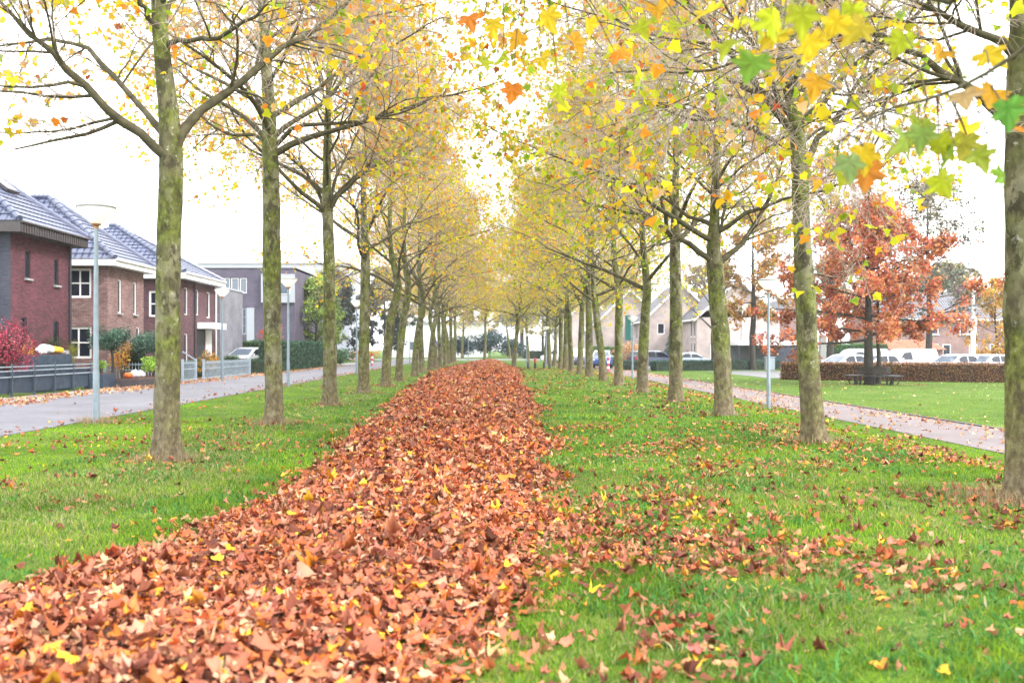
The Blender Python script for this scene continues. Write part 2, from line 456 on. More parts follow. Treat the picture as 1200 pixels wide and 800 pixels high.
# one leaf outline of a plane tree: x right, y along the midrib
_half = [(.15, -.07), (.45, .0), (.42, .17), (.62, .40), (.36, .56), (.26, .74), (.08, .97)]
OUT_FULL = np.array([(0, .04)] + _half + [(-x, y) for x, y in _half[::-1]])
_h2 = [(.38, -.03), (.38, .18), (.57, .42), (.29, .62), (.09, .95)]
OUT_MID = np.array([(0, .05)] + _h2 + [(-x, y) for x, y in _h2[::-1]])
_h3 = [(.05, -.02), (.18, -.10), (.30, -.12), (.36, -.03), (.53, .0), (.44, .10), (.46, .18), (.37, .25), (.52, .30), (.69, .41), (.56, .46), (.52, .56), (.36, .54), (.25, .59), (.31, .71), (.20, .76), (.15, .88)]
OUT_NEAR = np.array([(0, .02)] + _h3 + [(0, 1.06)] + [(-x, y) for x, y in _h3[::-1]])
OUT_OVAL = np.array([(0, 0), (.26, .3), (.24, .65), (0, 1.), (-.24, .65), (-.26, .3)])
OUT_BLADE = np.array([(0, 0), (.09, .4), (0, 1.), (-.09, .4)])

def leaves_arrays(rng, pos, nor, size, outline, curl=.5, roll=None, centre=(0, .36)):
    """N leaves: fan round a centre vertex, bent by a curl. pos (N,3) is the leaf's base point"""
    n = len(pos)
    o = np.vstack([[centre], outline]); k = len(o)
    nor = nrm(nor)
    r = rng.normal(size=(n, 3)) if roll is None else roll
    Y = nrm(r - (r * nor).sum(1, keepdims=True) * nor); X = np.cross(Y, nor)
    x = np.repeat(o[None, :, 0], n, 0); y = np.repeat(o[None, :, 1], n, 0)
    c1 = rng.normal(size=(n, 1)) * curl; c2 = rng.normal(size=(n, 1)) * curl; c3 = rng.normal(size=(n, 1)) * curl * .6
    z = c1 * x * x * 1.6 + c2 * (y - .35) ** 2 + c3 * np.abs(x) + rng.normal(size=(n, k)) * .06 * curl
    x = x * (1 - .22 * np.minimum(np.abs(c1), 1.5)); y = y * (1 - .15 * np.minimum(np.abs(c2), 1.5))
    s = np.asarray(size).reshape(-1, 1, 1)
    V = pos[:, None, :] + s * (x[..., None] * X[:, None, :] + y[..., None] * Y[:, None, :] + z[..., None] * nor[:, None, :])
    m = k - 1
    i = np.arange(m)
    tri = np.stack([np.zeros(m, int), 1 + i, 1 + (i + 1) % m], 1)
    Fa = (np.arange(n) * k)[:, None, None] + tri[None]
    return V.reshape(-1, 3), Fa.reshape(-1, 3), k

def pick(rng, pal, n, jit=.12):
    """pal: [(weight, rgb)] -> (n,3)"""
    w = np.array([p[0] for p in pal], float); c = np.array([p[1] for p in pal], float)
    i = rng.choice(len(pal), n, p=w / w.sum())
    out = c[i] * np.exp(rng.normal(size=(n, 1)) * jit) * np.exp(rng.normal(size=(n, 3)) * jit * .4)
    return np.clip(out, .004, .95)

def leaf_cols(rng, cols, k, edge=None, amt=.35):
    """per-vertex colours: the margin turns towards EDGE while the middle keeps its own"""
    n = len(cols)
    out = np.repeat(cols[:, None, :], k, 1)
    if edge is not None:
        e = np.asarray(edge); e = e if e.ndim == 2 else np.repeat(e[None], n, 0)
        f = rng.uniform(0, amt, (n, k, 1)); f[:, 0] = 0
        out = out * (1 - f) + e[:, None, :] * f
    return out.reshape(-1, 3)

LIME = (.50, .58, .03); YEL = (.83, .60, .03); ORA = (.76, .25, .03); GRN = (.19, .38, .03); RUS = (.44, .08, .03); TAN = (.68, .46, .24); AMB = (.82, .44, .03); DGR = (.08, .22, .05)
PAL_L = [(32, YEL), (19, AMB), (16, ORA), (21, LIME), (5, GRN), (4, RUS), (7, TAN)]
PAL_L2 = [(30, YEL), (30, LIME), (13, AMB), (10, ORA), (4, GRN), (9, TAN)]
PAL_R2 = [(42, LIME), (28, YEL), (8, AMB), (6, ORA), (9, GRN), (7, TAN)]
PAL_R = [(36, LIME), (26, YEL), (12, AMB), (10, ORA), (10, GRN), (2, RUS), (5, TAN)]

def trunk_arrays(rng, tp, tr, sides=18):
    """one trunk with a flared, uneven skin"""
    Pn = tp[None]; V, q = tube_arrays(Pn, tr[None], sides)
    K = len(tp)
    V = V.reshape(K, sides, 3)
    a = np.arange(sides) * 2 * PI / sides
    z = tp[:, 2][:, None]
    ph = rng.uniform(0, 6, 4)
    lump = .055 * np.sin(2 * a[None] + ph[0] + z * .7) + .04 * np.sin(3 * a[None] + ph[1] - z * 1.1) + .035 * np.sin(5 * a[None] + ph[2] + z * 2.3) + rng.normal(size=(K, sides)) * .022
    root = np.exp(-np.maximum(z, 0) / .16) * (.32 + .22 * np.sin(4 * a[None] + ph[3]))
    kn = np.zeros((K, sides))
    for _ in range(9):
        zz = rng.uniform(.8, 5); aa = rng.uniform(0, 2 * PI)
        da = np.angle(np.exp(1j * (a[None] - aa)))
        kn += rng.uniform(.06, .16) * np.exp(-((z - zz) / .14) ** 2 - (da / .45) ** 2)
    V = tp[:, None] + (V - tp[:, None]) * (1 + lump + root + kn)[..., None]
    return V.reshape(-1, 3), q

def trunk_res(pts, rad, K=44):
    """dense near the ground, then even"""
    pr = catmull(np.column_stack([pts, rad]), 200)
    z = pr[:, 2]
    want = np.concatenate([[-.12, 0, .06, .13, .22, .35], np.linspace(.5, z[-1], K - 6)])
    out = np.array([[np.interp(w, z, pr[:, i]) for i in range(4)] for w in want])
    out[0, 2] = -.12
    return out[:, :3], out[:, 3]

def make_plane(seed, root, trunk=None, limbs=(), H=12.6, fork=4.2, nlimb=20, nleaf=1500, pal=PAL_L, reach=4.3, dense=1.0, r0=.19, lsize=(.075, .145), extra_leaves=None, lowleaf=0.35):
    rng = np.random.default_rng(seed)
    if trunk is None:
        lx, ly = rng.normal(0, .17, 2)
        pts = np.array([(0, 0, -.12), (lx * .2, ly * .3, 1.3), (lx * .7, ly, 2.7), (lx * 1.5, ly * 1.3, fork), (lx * 1.2 + rng.normal(0, .1), ly * 2, fork + 2.2), (lx * 2 + rng.normal(0, .2), ly * 2, H - 2.5), (lx * 2, ly * 2 + .2, H)])
        rad = np.array([r0 * 1.08, r0, r0 * .93, r0 * .86, r0 * .55, r0 * .25, .02])
    else:
        pts, rad = trunk
    tp, tr = trunk_res(pts, rad)
    tr = tr * .90
    V, q = trunk_arrays(rng, tp, tr)
    np_mesh('trunk', V, [q], MT['bark'], root, smooth=True)
    # main limbs
    LP = []; LR = []
    K = 12
    for lp, r in limbs:
        LP.append(catmull(lp, K)); LR.append(.85 * np.linspace(r, max(.012, r * .25), K))
    az = rng.uniform(0, 6.28)
    z_top = H - .9
    for i in range(nlimb):
        u = i / max(1, nlimb - 1)
        z = fork - .15 + (z_top - fork) * (u ** 1.15) + (0 if i < 4 else rng.uniform(-.15, .15))
        az += 2.4 + rng.normal(0, .25)
        b = np.array([np.interp(z, tp[:, 2], tp[:, 0]), np.interp(z, tp[:, 2], tp[:, 1]), z])
        rt = np.interp(z, tp[:, 2], tr)
        L = (reach * (1 - u) ** .65 + .8) * rng.uniform(.82, 1.15)
        el = np.radians((33 if i < 4 else 26) + 32 * u + rng.normal(0, 8))
        d = np.array([math.cos(az) * math.cos(el), math.sin(az) * math.cos(el), math.sin(el)])
        pl = [b - d * rt * .4]; dd = d.copy()
        for k in range(1, 6):
            pl.append(pl[-1] + dd * L / 5)
            dd = nrm(dd + rng.normal(0, .13, 3) + np.array([0, 0, -.045 if k < 3 else .03]))
        LP.append(catmull(np.array(pl), K))
        r = rt * (.50 if i < 4 else .36) * rng.uniform(.8, 1.05)
        LR.append(np.linspace(max(r, .022) ** .5, .007 ** .5, K) ** 2)
    LP = np.array(LP); LR = np.array(LR)
    LP[:, 1:-1] += rng.normal(0, .022, LP[:, 1:-1].shape); LR *= 1 + rng.normal(0, .06, LR.shape)
    B2, R2 = sprout(rng, LP, LR, int(14 * dense), .27, 1., 2.15, (28, 62), up=.04, wig=.16, K=7, rfac=.48, rmin=.006, grav=-.025)
    B3, R3 = sprout(rng, B2, R2, int(10 * dense), .12, 1., .95, (28, 70), up=.0, wig=.2, grav=-.07, K=4, rfac=.5, rmin=.0042)
    B4, R4 = sprout(rng, B3, R3, 4, .2, 1., .45, (25, 65), wig=.25, grav=-.09, K=4, rfac=.7, rmin=.0032)
    tubes_mesh('branches', [(LP, LR, 9), (B2, R2, 5)], MT['branch'], root)
    tubes_mesh('twigs', [(B3, R3, 3), (B4, R4, 3)], MT['twig'], root)
    # leaves at twig ends
    ends = np.concatenate([B4[:, -1], B3[:, -1], B3[:, 2], B4[:, 1]])
    wts = np.exp(-np.maximum(ends[:, 2] - fork - 1.5, 0) * .05 * (1 + lowleaf))
    rad_ = np.hypot(ends[:, 0] - tp[-1, 0], ends[:, 1] - tp[-1, 1]); wts = wts * (.35 + rad_ / 3.0)
    nc = min(int(nleaf / 2.4), len(ends))
    cl = rng.choice(len(ends), nc, replace=False, p=wts / wts.sum())
    sel = np.repeat(cl, rng.integers(1, 5, nc))
    pos = ends[sel] + rng.normal(0, .075, (len(sel), 3)) - np.array([0, 0, .04])
    nor = rng.normal(size=(len(sel), 3)) * np.array([1, 1, .9]) + np.array([0, 0, .35])
    sz = rng.uniform(lsize[0], lsize[1], len(sel)) * rng.choice([1, 1, .85, .65], len(sel))
    roll = rng.normal(size=(len(sel), 3)) * .8 + np.array([0, 0, -.9])
    V, Fa, k = leaves_arrays(rng, pos, nor, sz, OUT_MID, .45, roll)
    # lower and inner leaves are the greener ones
    cols = pick(rng, pal, len(sel), .16)
    low = (pos[:, 2] < fork + 1.2) & (rng.random(len(sel)) < lowleaf)
    cols[low] = pick(rng, [(3, LIME), (2, GRN), (2, YEL)], int(low.sum()), .15)
    edge = np.where(rng.random((len(sel), 1)) < .3, np.array([ORA]), np.array([YEL]))
    col = leaf_cols(rng, cols, k, edge, .5)
    Vs = [V]; Fs = [Fa]; cs = [col]; Qs = []
    if extra_leaves is not None:
        ep, en, es, ec, er = extra_leaves
        V2, F2, Q2, c2 = near_leaves(rng, np.array(ep, float), np.array(en, float), np.array(es, float), np.array(er, float), np.array(ec, float) * .74)
        Vs.append(V2); Fs.append(F2 + len(V)); Qs.append(Q2 + len(V)); cs.append(c2)
    np_mesh('leaves', np.concatenate(Vs), [np.concatenate(Fs)] + Qs, MT['leaf'], root, col=np.concatenate(cs), smooth=bool(Qs))
    return root

def broad_tree(seed, root, H, trunk_h, crown_r, pal, nlimb=16, nleaf=5000, lsize=(.10, .2), r0=.2, elev=(20, 60), outline=OUT_MID, droop=-.02, bark='darkbark', twigs=True, crown_z=None, L2=1.3, L3=.6, shape=1.0, per=(9, 8), leafmat='bush', limb_jit=.15, edge=None):
    """free-standing tree of another kind: trunk, limbs, leafy sprays"""
    rng = np.random.default_rng(seed)
    pts = np.array([(0, 0, -.1), (rng.normal(0, .04), rng.normal(0, .04), trunk_h * .5), (rng.normal(0, .08), rng.normal(0, .08), trunk_h), (rng.normal(0, .15), rng.normal(0, .15), H * .65), (0, 0, H)])
    tp, tr = trunk_res(pts, np.array([r0 * 1.1, r0, r0 * .85, r0 * .45, .015]), 30)
    V, q = trunk_arrays(rng, tp, tr, 12)
    np_mesh('trunk', V, [q], MT[bark], root, smooth=True)
    LP = []; LR = []; K = 9; az = rng.uniform(0, 6.28)
    for i in range(nlimb):
        u = i / max(1, nlimb - 1)
        z = trunk_h + (H * .93 - trunk_h) * u
        az += 2.4 + rng.normal(0, .3)
        b = np.array([np.interp(z, tp[:, 2], tp[:, 0]), np.interp(z, tp[:, 2], tp[:, 1]), z])
        rt = np.interp(z, tp[:, 2], tr)
        prof = (1 - u) ** shape * .9 + .15 if shape > 0 else math.sin(PI * (.25 + .7 * u)) 
        L = crown_r * prof * rng.uniform(1 - limb_jit, 1 + limb_jit)
        el = np.radians(elev[0] + (elev[1] - elev[0]) * u + rng.normal(0, 6))
        d = np.array([math.cos(az) * math.cos(el), math.sin(az) * math.cos(el), math.sin(el)])
        pl = [b]; dd = d
        for k in range(1, 5):
            pl.append(pl[-1] + dd * L / 4); dd = nrm(dd + rng.normal(0, .1, 3) + np.array([0, 0, droop]))
        LP.append(catmull(np.array(pl), K)); LR.append(np.linspace(max(rt * .45, .02), .01, K))
    LP = np.array(LP); LR = np.array(LR)
    B2, R2 = sprout(rng, LP, LR, per[0], .2, 1., L2, (30, 65), wig=.14, grav=droop, K=5, rfac=.5, rmin=.008)
    B3, R3 = sprout(rng, B2, R2, per[1], .15, 1., L3, (25, 70), wig=.2, grav=droop, K=4, rfac=.5, rmin=.005)
    tubes_mesh('branches', [(LP, LR, 6), (B2, R2, 4), (B3, R3, 3)] if twigs else [(LP, LR, 6), (B2, R2, 4)], MT[bark], root)
    if nleaf:
        src = B3[:, 1:].reshape(-1, 3)
        sel = rng.integers(0, len(src), nleaf)
        pos = src[sel] + rng.normal(0, .10, (nleaf, 3))
        nor = rng.normal(size=(nleaf, 3)) + np.array([0, 0, .6])
        V, Fa, k = leaves_arrays(rng, pos, nor, rng.uniform(*lsize, nleaf), outline, .4)
        # sprays differ from each other
        spray = (sel // (B3.shape[1] - 1)) // max(1, per[1])
        tone = np.exp(rng.normal(0, .22, spray.max() + 1))[spray][:, None]
        np_mesh('leaves', V, [Fa], MT[leafmat], root, col=leaf_cols(rng, pick(rng, pal, nleaf, .15) * tone, k))
    return root

def bush_mesh(name, seed, c, rad, n, lsize, pal, outline=OUT_OVAL, lumps=9, parent=None, up=.4, mat='bush', shell=.55):
    """leafy clump: leaves through the volume of several uneven lobes"""
    rng = np.random.default_rng(seed)
    c = np.array(c, float); rad = np.array(rad, float)
    lc = rng.normal(size=(lumps, 3)); lc = nrm(lc) * rng.uniform(.25, .7, (lumps, 1)); lr = rng.uniform(.35, .55, lumps)
    lc = np.vstack([lc, [[0, 0, 0]]]); lr = np.append(lr, .6)
    li = rng.integers(0, lumps + 1, n)
    u = nrm(rng.normal(size=(n, 3))) * (rng.uniform(shell, 1.08, n) ** .8)[:, None] * lr[li][:, None] + lc[li]
    u[:, 2] = np.maximum(u[:, 2], -.97)
    pos = c + u * rad
    nor = nrm(u) * .8 + rng.normal(size=(n, 3)) * .7 + np.array([0, 0, up])
    V, Fa, k = leaves_arrays(rng, pos, nor, rng.uniform(lsize[0], lsize[1], n), outline, .35)
    tone = np.exp(rng.normal(0, .2, lumps + 1))[li][:, None]
    return np_mesh(name, V, [Fa], MT[mat], parent, col=leaf_cols(rng, pick(rng, pal, n, .18) * tone, k))

def stems_mesh(name, seed, c, n, h, spread, r=.012, mat='darkbark', parent=None):
    rng = np.random.default_rng(seed)
    Pn = np.zeros((n, 5, 3))
    a = rng.uniform(0, 2 * PI, n); s = rng.uniform(.1, 1, n) * spread
    for k in range(5):
        t = k / 4
        Pn[:, k, 0] = c[0] + np.cos(a) * s * t ** 1.2 + rng.normal(0, .01, n); Pn[:, k, 1] = c[1] + np.sin(a) * s * t ** 1.2 + rng.normal(0, .01, n); Pn[:, k, 2] = c[2] + h * t * rng.uniform(.95, 1.0, n)
    return tubes_mesh(name, [(Pn, np.repeat(np.linspace(r, r * .4, 5)[None], n, 0), 4)], MT[mat], parent)

def bush(name, label, cat, base, rad, n, lsize, pal, seed, group=None, stem=True, **kw):
    """shrub standing at BASE (ground point): stems and foliage"""
    base = np.array(base, float)
    t = thing(name, label, cat, base, 0, group)
    cz = rad[2] * 1.0 + kw.pop('lift', .1)
    bush_mesh('foliage', seed, (0, 0, cz), rad, n, lsize, pal, parent=t, **kw)
    if stem: stems_mesh('stems', seed + 1, (0, 0, -.05), 9, cz + rad[2] * .5, min(rad[0], rad[1]) * .7, parent=t)
    return t

def hedge(name, label, a, b, width, h, pal, seed, per=500, lsize=(.05, .09), z0=None, group=None, core=(.03, .04, .02), outline=OUT_OVAL):
    """clipped hedge along A-B: dark woody core under a skin of small leaves"""
    rng = np.random.default_rng(seed)
    a = np.array(a, float); b = np.array(b, float); d = b - a; L = np.linalg.norm(d[:2]); d = d / np.linalg.norm(d)
    n = np.array([-d[1], d[0], 0]); m = (a + b) / 2
    t = thing(name, label, 'hedge', m, 0, group)
    core_m = M('hedge_core', core, .95, noise=.5, nscale=20)
    MB().obox((0, 0, h / 2 - .03), L / 2 - .06, width / 2 - .06, h / 2 - .03, d, n).build('branches', core_m, t)
    areas = np.array([L * h, L * h, L * width, width * h, width * h]); N = int(areas.sum() * per)
    f = rng.choice(5, N, p=areas / areas.sum())
    u = rng.uniform(-.5, .5, N) * L; w = rng.uniform(-.5, .5, N) * width; z = rng.uniform(0, 1, N) * h
    w = np.where(f == 0, -width / 2, np.where(f == 1, width / 2, w)); z = np.where(f == 2, h, z); u = np.where(f == 3, -L / 2, np.where(f == 4, L / 2, u))
    pos = u[:, None] * d + w[:, None] * n + z[:, None] * np.array([0, 0, 1])
    fn = np.where((f == 0)[:, None], -n, np.where((f == 1)[:, None], n, np.where((f == 2)[:, None], [0, 0, 1.], np.where((f == 3)[:, None], -d, d))))
    bumpy = (fbm(u * 2.1 + f * 7, z * 2.3 + w * 2, seed) - .5) * .12
    pos = pos + fn * (bumpy + rng.normal(0, .025, N))[:, None]
    nor = fn * .8 + rng.normal(size=(N, 3)) * .6
    V, Fa, k = leaves_arrays(rng, pos, nor, rng.uniform(lsize[0], lsize[1], N), outline, .35)
    tone = np.exp((fbm(u * 1.3 + 5, z * 1.3 + f * 3, seed + 9) - .5) * 1.0)[:, None]
    np_mesh('leaves', V, [Fa], MT['bush'], t, col=leaf_cols(rng, pick(rng, pal, N, .2) * tone, k))
    return t
# ================================================================== ground
def axis(stops):
    out = []
    for (a, b, s) in stops:
        out += list(np.arange(a, b, s))
    return np.array(out + [stops[-1][1]])

XS_L = np.array([3.5, 4.25, 5.9, 7.2, 8.7, 12, 18, 25, 40, 60, 70, 90, 118, 126])
XL = np.array([-4.3, -3.6, -3.05, -2.55, -2.35, -2.35, -2.45, -2.8, -3.3, -3.7, -3.8, -2.9, -1.8, -1.2])
XR = np.array([-.15, .0, .25, .42, .5, .85, 1.15, 1.28, 1.3, 1.75, 1.9, 1.2, .6, .3])
def swath(x, y):
    """signed distance-like value inside the raked strip of leaves (positive inside)"""
    n = (fbm(x * 1.3 + 3, y * .9, 5) - .5) * .7 + (fbm(x * 4, y * 4, 8) - .5) * .25
    l = np.interp(y, XS_L, XL); r = np.interp(y, XS_L, XR)
    return np.minimum(x - l, r - x) + n
def heap(x, y):
    s = swath(x, y)
    return (1 - .6 * sstep((y - 35) / 45)) * (.20 * sstep(s / 1.0) * (.35 + 1.2 * fbm(x * .9, y * .55, 21)) + .17 * sstep(s / .5) * (fbm(x * 2.4, y * 1.7, 33) - .4))

def sheet(name, x0, x1, y0, y1, z, mat, nx=2, ny=2):
    gx, gy = np.meshgrid(np.linspace(x0, x1, nx), np.linspace(y0, y1, ny))
    V = np.stack([gx, gy, gz(gx) * 0 + z], -1).reshape(-1, 3)
    i = np.arange(ny - 1)[:, None] * nx + np.arange(nx - 1)[None]
    q = np.stack([i, i + 1, i + 1 + nx, i + nx], -1).reshape(-1, 4)
    return tag(np_mesh(name, V, [q], mat), kind='structure')

def build_ground():
    gx = axis([(-400, -60, 34), (-60, -10, 5), (-10, 5, .5), (5, 9, .2), (9, 60, 4.25), (60, 400, 34)])
    gy = axis([(-60, 0, 6), (0, 60, .75), (60, 160, 5), (160, 700, 54)])
    X, Y = np.meshgrid(gx, gy)
    Z = gz(X) + (fbm(X * .8, Y * .8, 2) - .5) * .03 * (np.abs(X) < 7)
    nx, ny = len(gx), len(gy)
    i = np.arange(ny - 1)[:, None] * nx + np.arange(nx - 1)[None]
    q = np.stack([i, i + 1, i + 1 + nx, i + nx], -1).reshape(-1, 4)
    tag(np_mesh('ground', np.stack([X, Y, Z], -1), [q], MT['ground'], smooth=True), kind='structure')
    sheet('road', -13.0, -8.45, -30, 118, .012, MT['road_paving'])
    k = MB(); k.box(-8.45, -8.33, -30, 118, -.1, .022)
    tag(k.build('kerb', MT['road_paving'], bevel=.01), kind='structure')
    sheet('pavement', -14.6, -13.0, -30, 100, .018, MT['slab_paving'])
    sheet('footpath', 8.95, 11.45, -30, 116, -.338, MT['path_paving'])
    k = MB(); k.box(11.45, 11.57, -30, 116, -.45, -.31)
    tag(k.build('path_edging', MT['fascia'], bevel=.01), kind='structure')
    sheet('parking_area', 17, 60, 58.5, 76, -.335, MT['asphalt'])
    sheet('crossing_road', -300, 300, 117.5, 131, .022, MT['asphalt'])
    sheet('driveway', 11.57, 22, 79.5, 117, -.336, MT['road_paving'])

PAL_DRY = [(36, (.43, .145, .078)), (20, (.45, .11, .034)), (18, (.15, .04, .02)), (15, (.56, .30, .18)), (7, (.64, .22, .025)), (2.5, (.78, .47, .03)), (1.2, (.55, .45, .22))]
PAL_DRY2 = [(38, (.40, .14, .08)), (14, (.40, .10, .035)), (24, (.14, .04, .024)), (12, (.52, .28, .15)), (8, (.62, .24, .03)), (4, (.76, .48, .03))]

def build_carpet():
    rng = np.random.default_rng(11)
    # bed of compacted leaves
    gy = axis([(3.0, 14, .12), (14, 40, .3), (40, 126, 1.0)]); nx = 44
    Vx = []
    for y in gy:
        Vx.append(np.linspace(np.interp(y, XS_L, XL) - .5, np.interp(y, XS_L, XR) + .5, nx))
    X = np.array(Vx); Y = np.repeat(gy[:, None], nx, 1)
    Z = gz(X) + heap(X, Y) - .055
    i = np.arange(len(gy) - 1)[:, None] * nx + np.arange(nx - 1)[None]
    q = np.stack([i, i + 1, i + 1 + nx, i + nx], -1).reshape(-1, 4)
    bed = np.stack([X, Y, Z], -1).reshape(-1, 3)
    tag(np_mesh('leaf_mould', bed, [q], MT['litter'], smooth=True), 'dark matted bed under the long raked strip of brown leaves', 'leaf mould', kind='stuff')
    Vs = []; Fs = []; cs = []; off = 0
    for (y0, y1, dens, outline, s0, s1) in ((3.3, 9, 980, OUT_FULL, .032, .076), (3.3, 12, 420, OUT_OVAL, .015, .04), (9, 17, 470, OUT_MID, .045, .092), (17, 34, 210, OUT_MID, .052, .10), (34, 70, 82, OUT_MID, .075, .14), (70, 126, 40, OUT_OVAL, .11, .20)):
        A = (y1 - y0) * 6.2; n = int(A * dens)
        y = rng.uniform(y0, y1, n); x = rng.uniform(-4.6, 2.3, n)
        s = swath(x, y)
        keep = (s > -.12) & ((s > .12) | (rng.random(n) < .35))
        x, y, s = x[keep], y[keep], s[keep]; n = len(x)
        z = gz(x) + heap(x, y) + rng.uniform(-.045, .035, n)
        e = .05
        sx = (heap(x + e, y) - heap(x - e, y)) / (2 * e); sy = (heap(x, y + e) - heap(x, y - e)) / (2 * e)
        nor = np.stack([-sx, -sy, np.ones(n)], 1) + rng.normal(size=(n, 3)) * np.array([.27, .27, .12])
        sz = rng.uniform(s0, s1, n) * np.exp(rng.normal(-.05, .30, n))
        V, Fa, k = leaves_arrays(rng, np.stack([x, y, z], 1), nor, sz, outline, .7)
        c = pick(rng, PAL_DRY, n, .18)
        # patches where paler or redder leaves blew together
        p = fbm(x * .8, y * .8, 77)[:, None]
        c = c * (0.80 + .4 * p)
        Vs.append(V); Fs.append(Fa + off); off += len(V); cs.append(leaf_cols(rng, c, k, (.16, .055, .03), .45))
    tag(np_mesh('leaf_carpet', np.concatenate(Vs), [np.concatenate(Fs)], MT['dryleaf'], col=np.concatenate(cs)), 'long raked strip of reddish brown fallen leaves between the two tree rows', 'fallen leaves', kind='stuff')

TREES_XY = []
def build_litter():
    """loose leaves on the grass, the paths and the verges"""
    rng = np.random.default_rng(12)
    pts = []
    def add(n, x0, x1, y0, y1, dens, pal=PAL_DRY2, zf=None, s=(.038, .088), lift=(.006, .04), p=1.0):
        x = rng.uniform(x0, x1, n); y = y0 + (y1 - y0) * rng.random(n) ** p
        keep = (rng.random(n) < dens(x, y)) & (swath(x, y) < .1)
        x, y = x[keep], y[keep]
        z = gz(x) + rng.uniform(lift[0], lift[1], len(x))
        pts.append((np.stack([x, y, z], 1), pick(rng, pal, len(x), .2), rng.uniform(s[0], s[1], len(x))))
    clump = lambda x, y: sstep((fbm(x * 1.1, y * .9, 41) - .48) * 6.5)
    # dense tongue right of the strip, then looser further out
    add(7500, -.6, 3.6, 3.2, 10, lambda x, y: (.06 + .94 * clump(x, y)) * np.exp(-np.maximum(x - np.interp(y, XS_L, XR) - .25 * (y - 4), 0) * .55) * .75)
    add(12500, .2, 8.3, 3.8, 19, lambda x, y: .16 + .74 * clump(x * .9, y))
    add(2600, -.2, 2.6, 4.2, 8.2, lambda x, y: .95 * np.exp(-((y - 6.35 - .25 * x) / .75) ** 2) * sstep((2.5 - x) / 1.6))
    add(2500, 2.2, 6.3, 5.5, 10, lambda x, y: .08 + .6 * clump(x, y + 9))
    add(900, 4, 9, 11.5, 14.5, lambda x, y: .9 * np.exp(-((y - 12.6 - .1 * (x - 6)) / .42) ** 2))
    add(8000, .8, 9, 19, 75, lambda x, y: .10 + .45 * clump(x * .6, y * .5), s=(.07, .13))
    add(5600, -8.4, -2, 4.5, 20, lambda x, y: .10 + .50 * clump(x + 7, y))
    add(420, -8.4, -2.4, 12.5, 16, lambda x, y: .8 * np.exp(-((y - 14.6) / .5) ** 2), s=(.05, .09))
    add(1700, -8.4, -3, 20, 75, lambda x, y: .06 + .3 * clump(x * .7, y * .6), s=(.07, .12))
    # footpath
    PALE = [(30, (.62, .42, .26)), (30, (.52, .24, .13)), (20, (.40, .13, .06)), (12, (.62, .30, .06)), (8, (.70, .50, .10))]
    add(6500, 8.9, 11.6, 10, 100, lambda x, y: .10 + .75 * sstep((x - 10.3) / .9) + .45 * clump(x, y * .4), pal=PALE, s=(.06, .11), lift=(.012, .03), p=1.3)
    add(2200, 11.6, 30, 16, 60, lambda x, y: .10 + .18 * clump(x * .4, y * .4), pal=[(1, (.62, .58, .28)), (1, (.6, .45, .2)), (1, (.42, .20, .1))], s=(.07, .12))
    add(400, 15.5, 22, 45.5, 51, lambda x, y: .5 * np.exp(-((y - 47.6) / .9) ** 2), pal=[(2, (.30, .10, .05)), (1, (.45, .2, .1))], s=(.08, .13))
    # road: drifts along the house side
    edge = lambda x, y: np.exp(-np.maximum(x + 12.9 + .25 * np.sin(y * .7), 0) / .22) * (.45 + .55 * clump(x, y))
    add(9000, -14.2, -11.6, 24, 80, edge, pal=PALE, s=(.07, .13), lift=(.02, .06))
    add(500, -13, -8.5, 14, 80, lambda x, y: .12 + .2 * clump(x, y), pal=PALE, s=(.06, .10), lift=(.015, .03))
    add(900, -8.8, -8.0, 14, 80, lambda x, y: .35 + .3 * clump(x, y), s=(.06, .10), lift=(.035, .06))
    # round the trunks
    for (tx, ty) in TREES_XY:
        n = 34 if ty < 40 else 14
        a = rng.uniform(0, 6.28, n); r = .24 + np.abs(rng.normal(0, .28, n))
        x = tx + np.cos(a) * r; y = ty + np.sin(a) * r
        pts.append((np.stack([x, y, gz(x) + rng.uniform(.01, .05, n)], 1), pick(rng, PAL_DRY2, n, .2), rng.uniform(.06, .11, n)))
    Pn = np.concatenate([p[0] for p in pts]); c = np.concatenate([p[1] for p in pts]); s = np.concatenate([p[2] for p in pts])
    ok = Pn[:, 1] > 3.3
    Pn, c, s = Pn[ok], c[ok], s[ok]
    n = len(Pn)
    nor = np.array([0, 0, 1.]) + rng.normal(size=(n, 3)) * np.array([.36, .36, .1])
    near = Pn[:, 1] < 12
    V1, F1, k1 = leaves_arrays(rng, Pn[near], nor[near], s[near] * .95, OUT_FULL, .8)
    V2, F2, k2 = leaves_arrays(rng, Pn[~near], nor[~near], s[~near], OUT_MID, .7)
    col = np.concatenate([leaf_cols(rng, c[near], k1, (.14, .05, .03), .5), leaf_cols(rng, c[~near], k2, (.2, .08, .04), .4)])
    tag(np_mesh('fallen_leaves', np.concatenate([V1, V2]), [np.concatenate([F1, F2 + len(V1)])], MT['dryleaf'], col=col), 'loose brown and yellow leaves lying on the lawns, footpath and road edges', 'fallen leaves', kind='stuff')

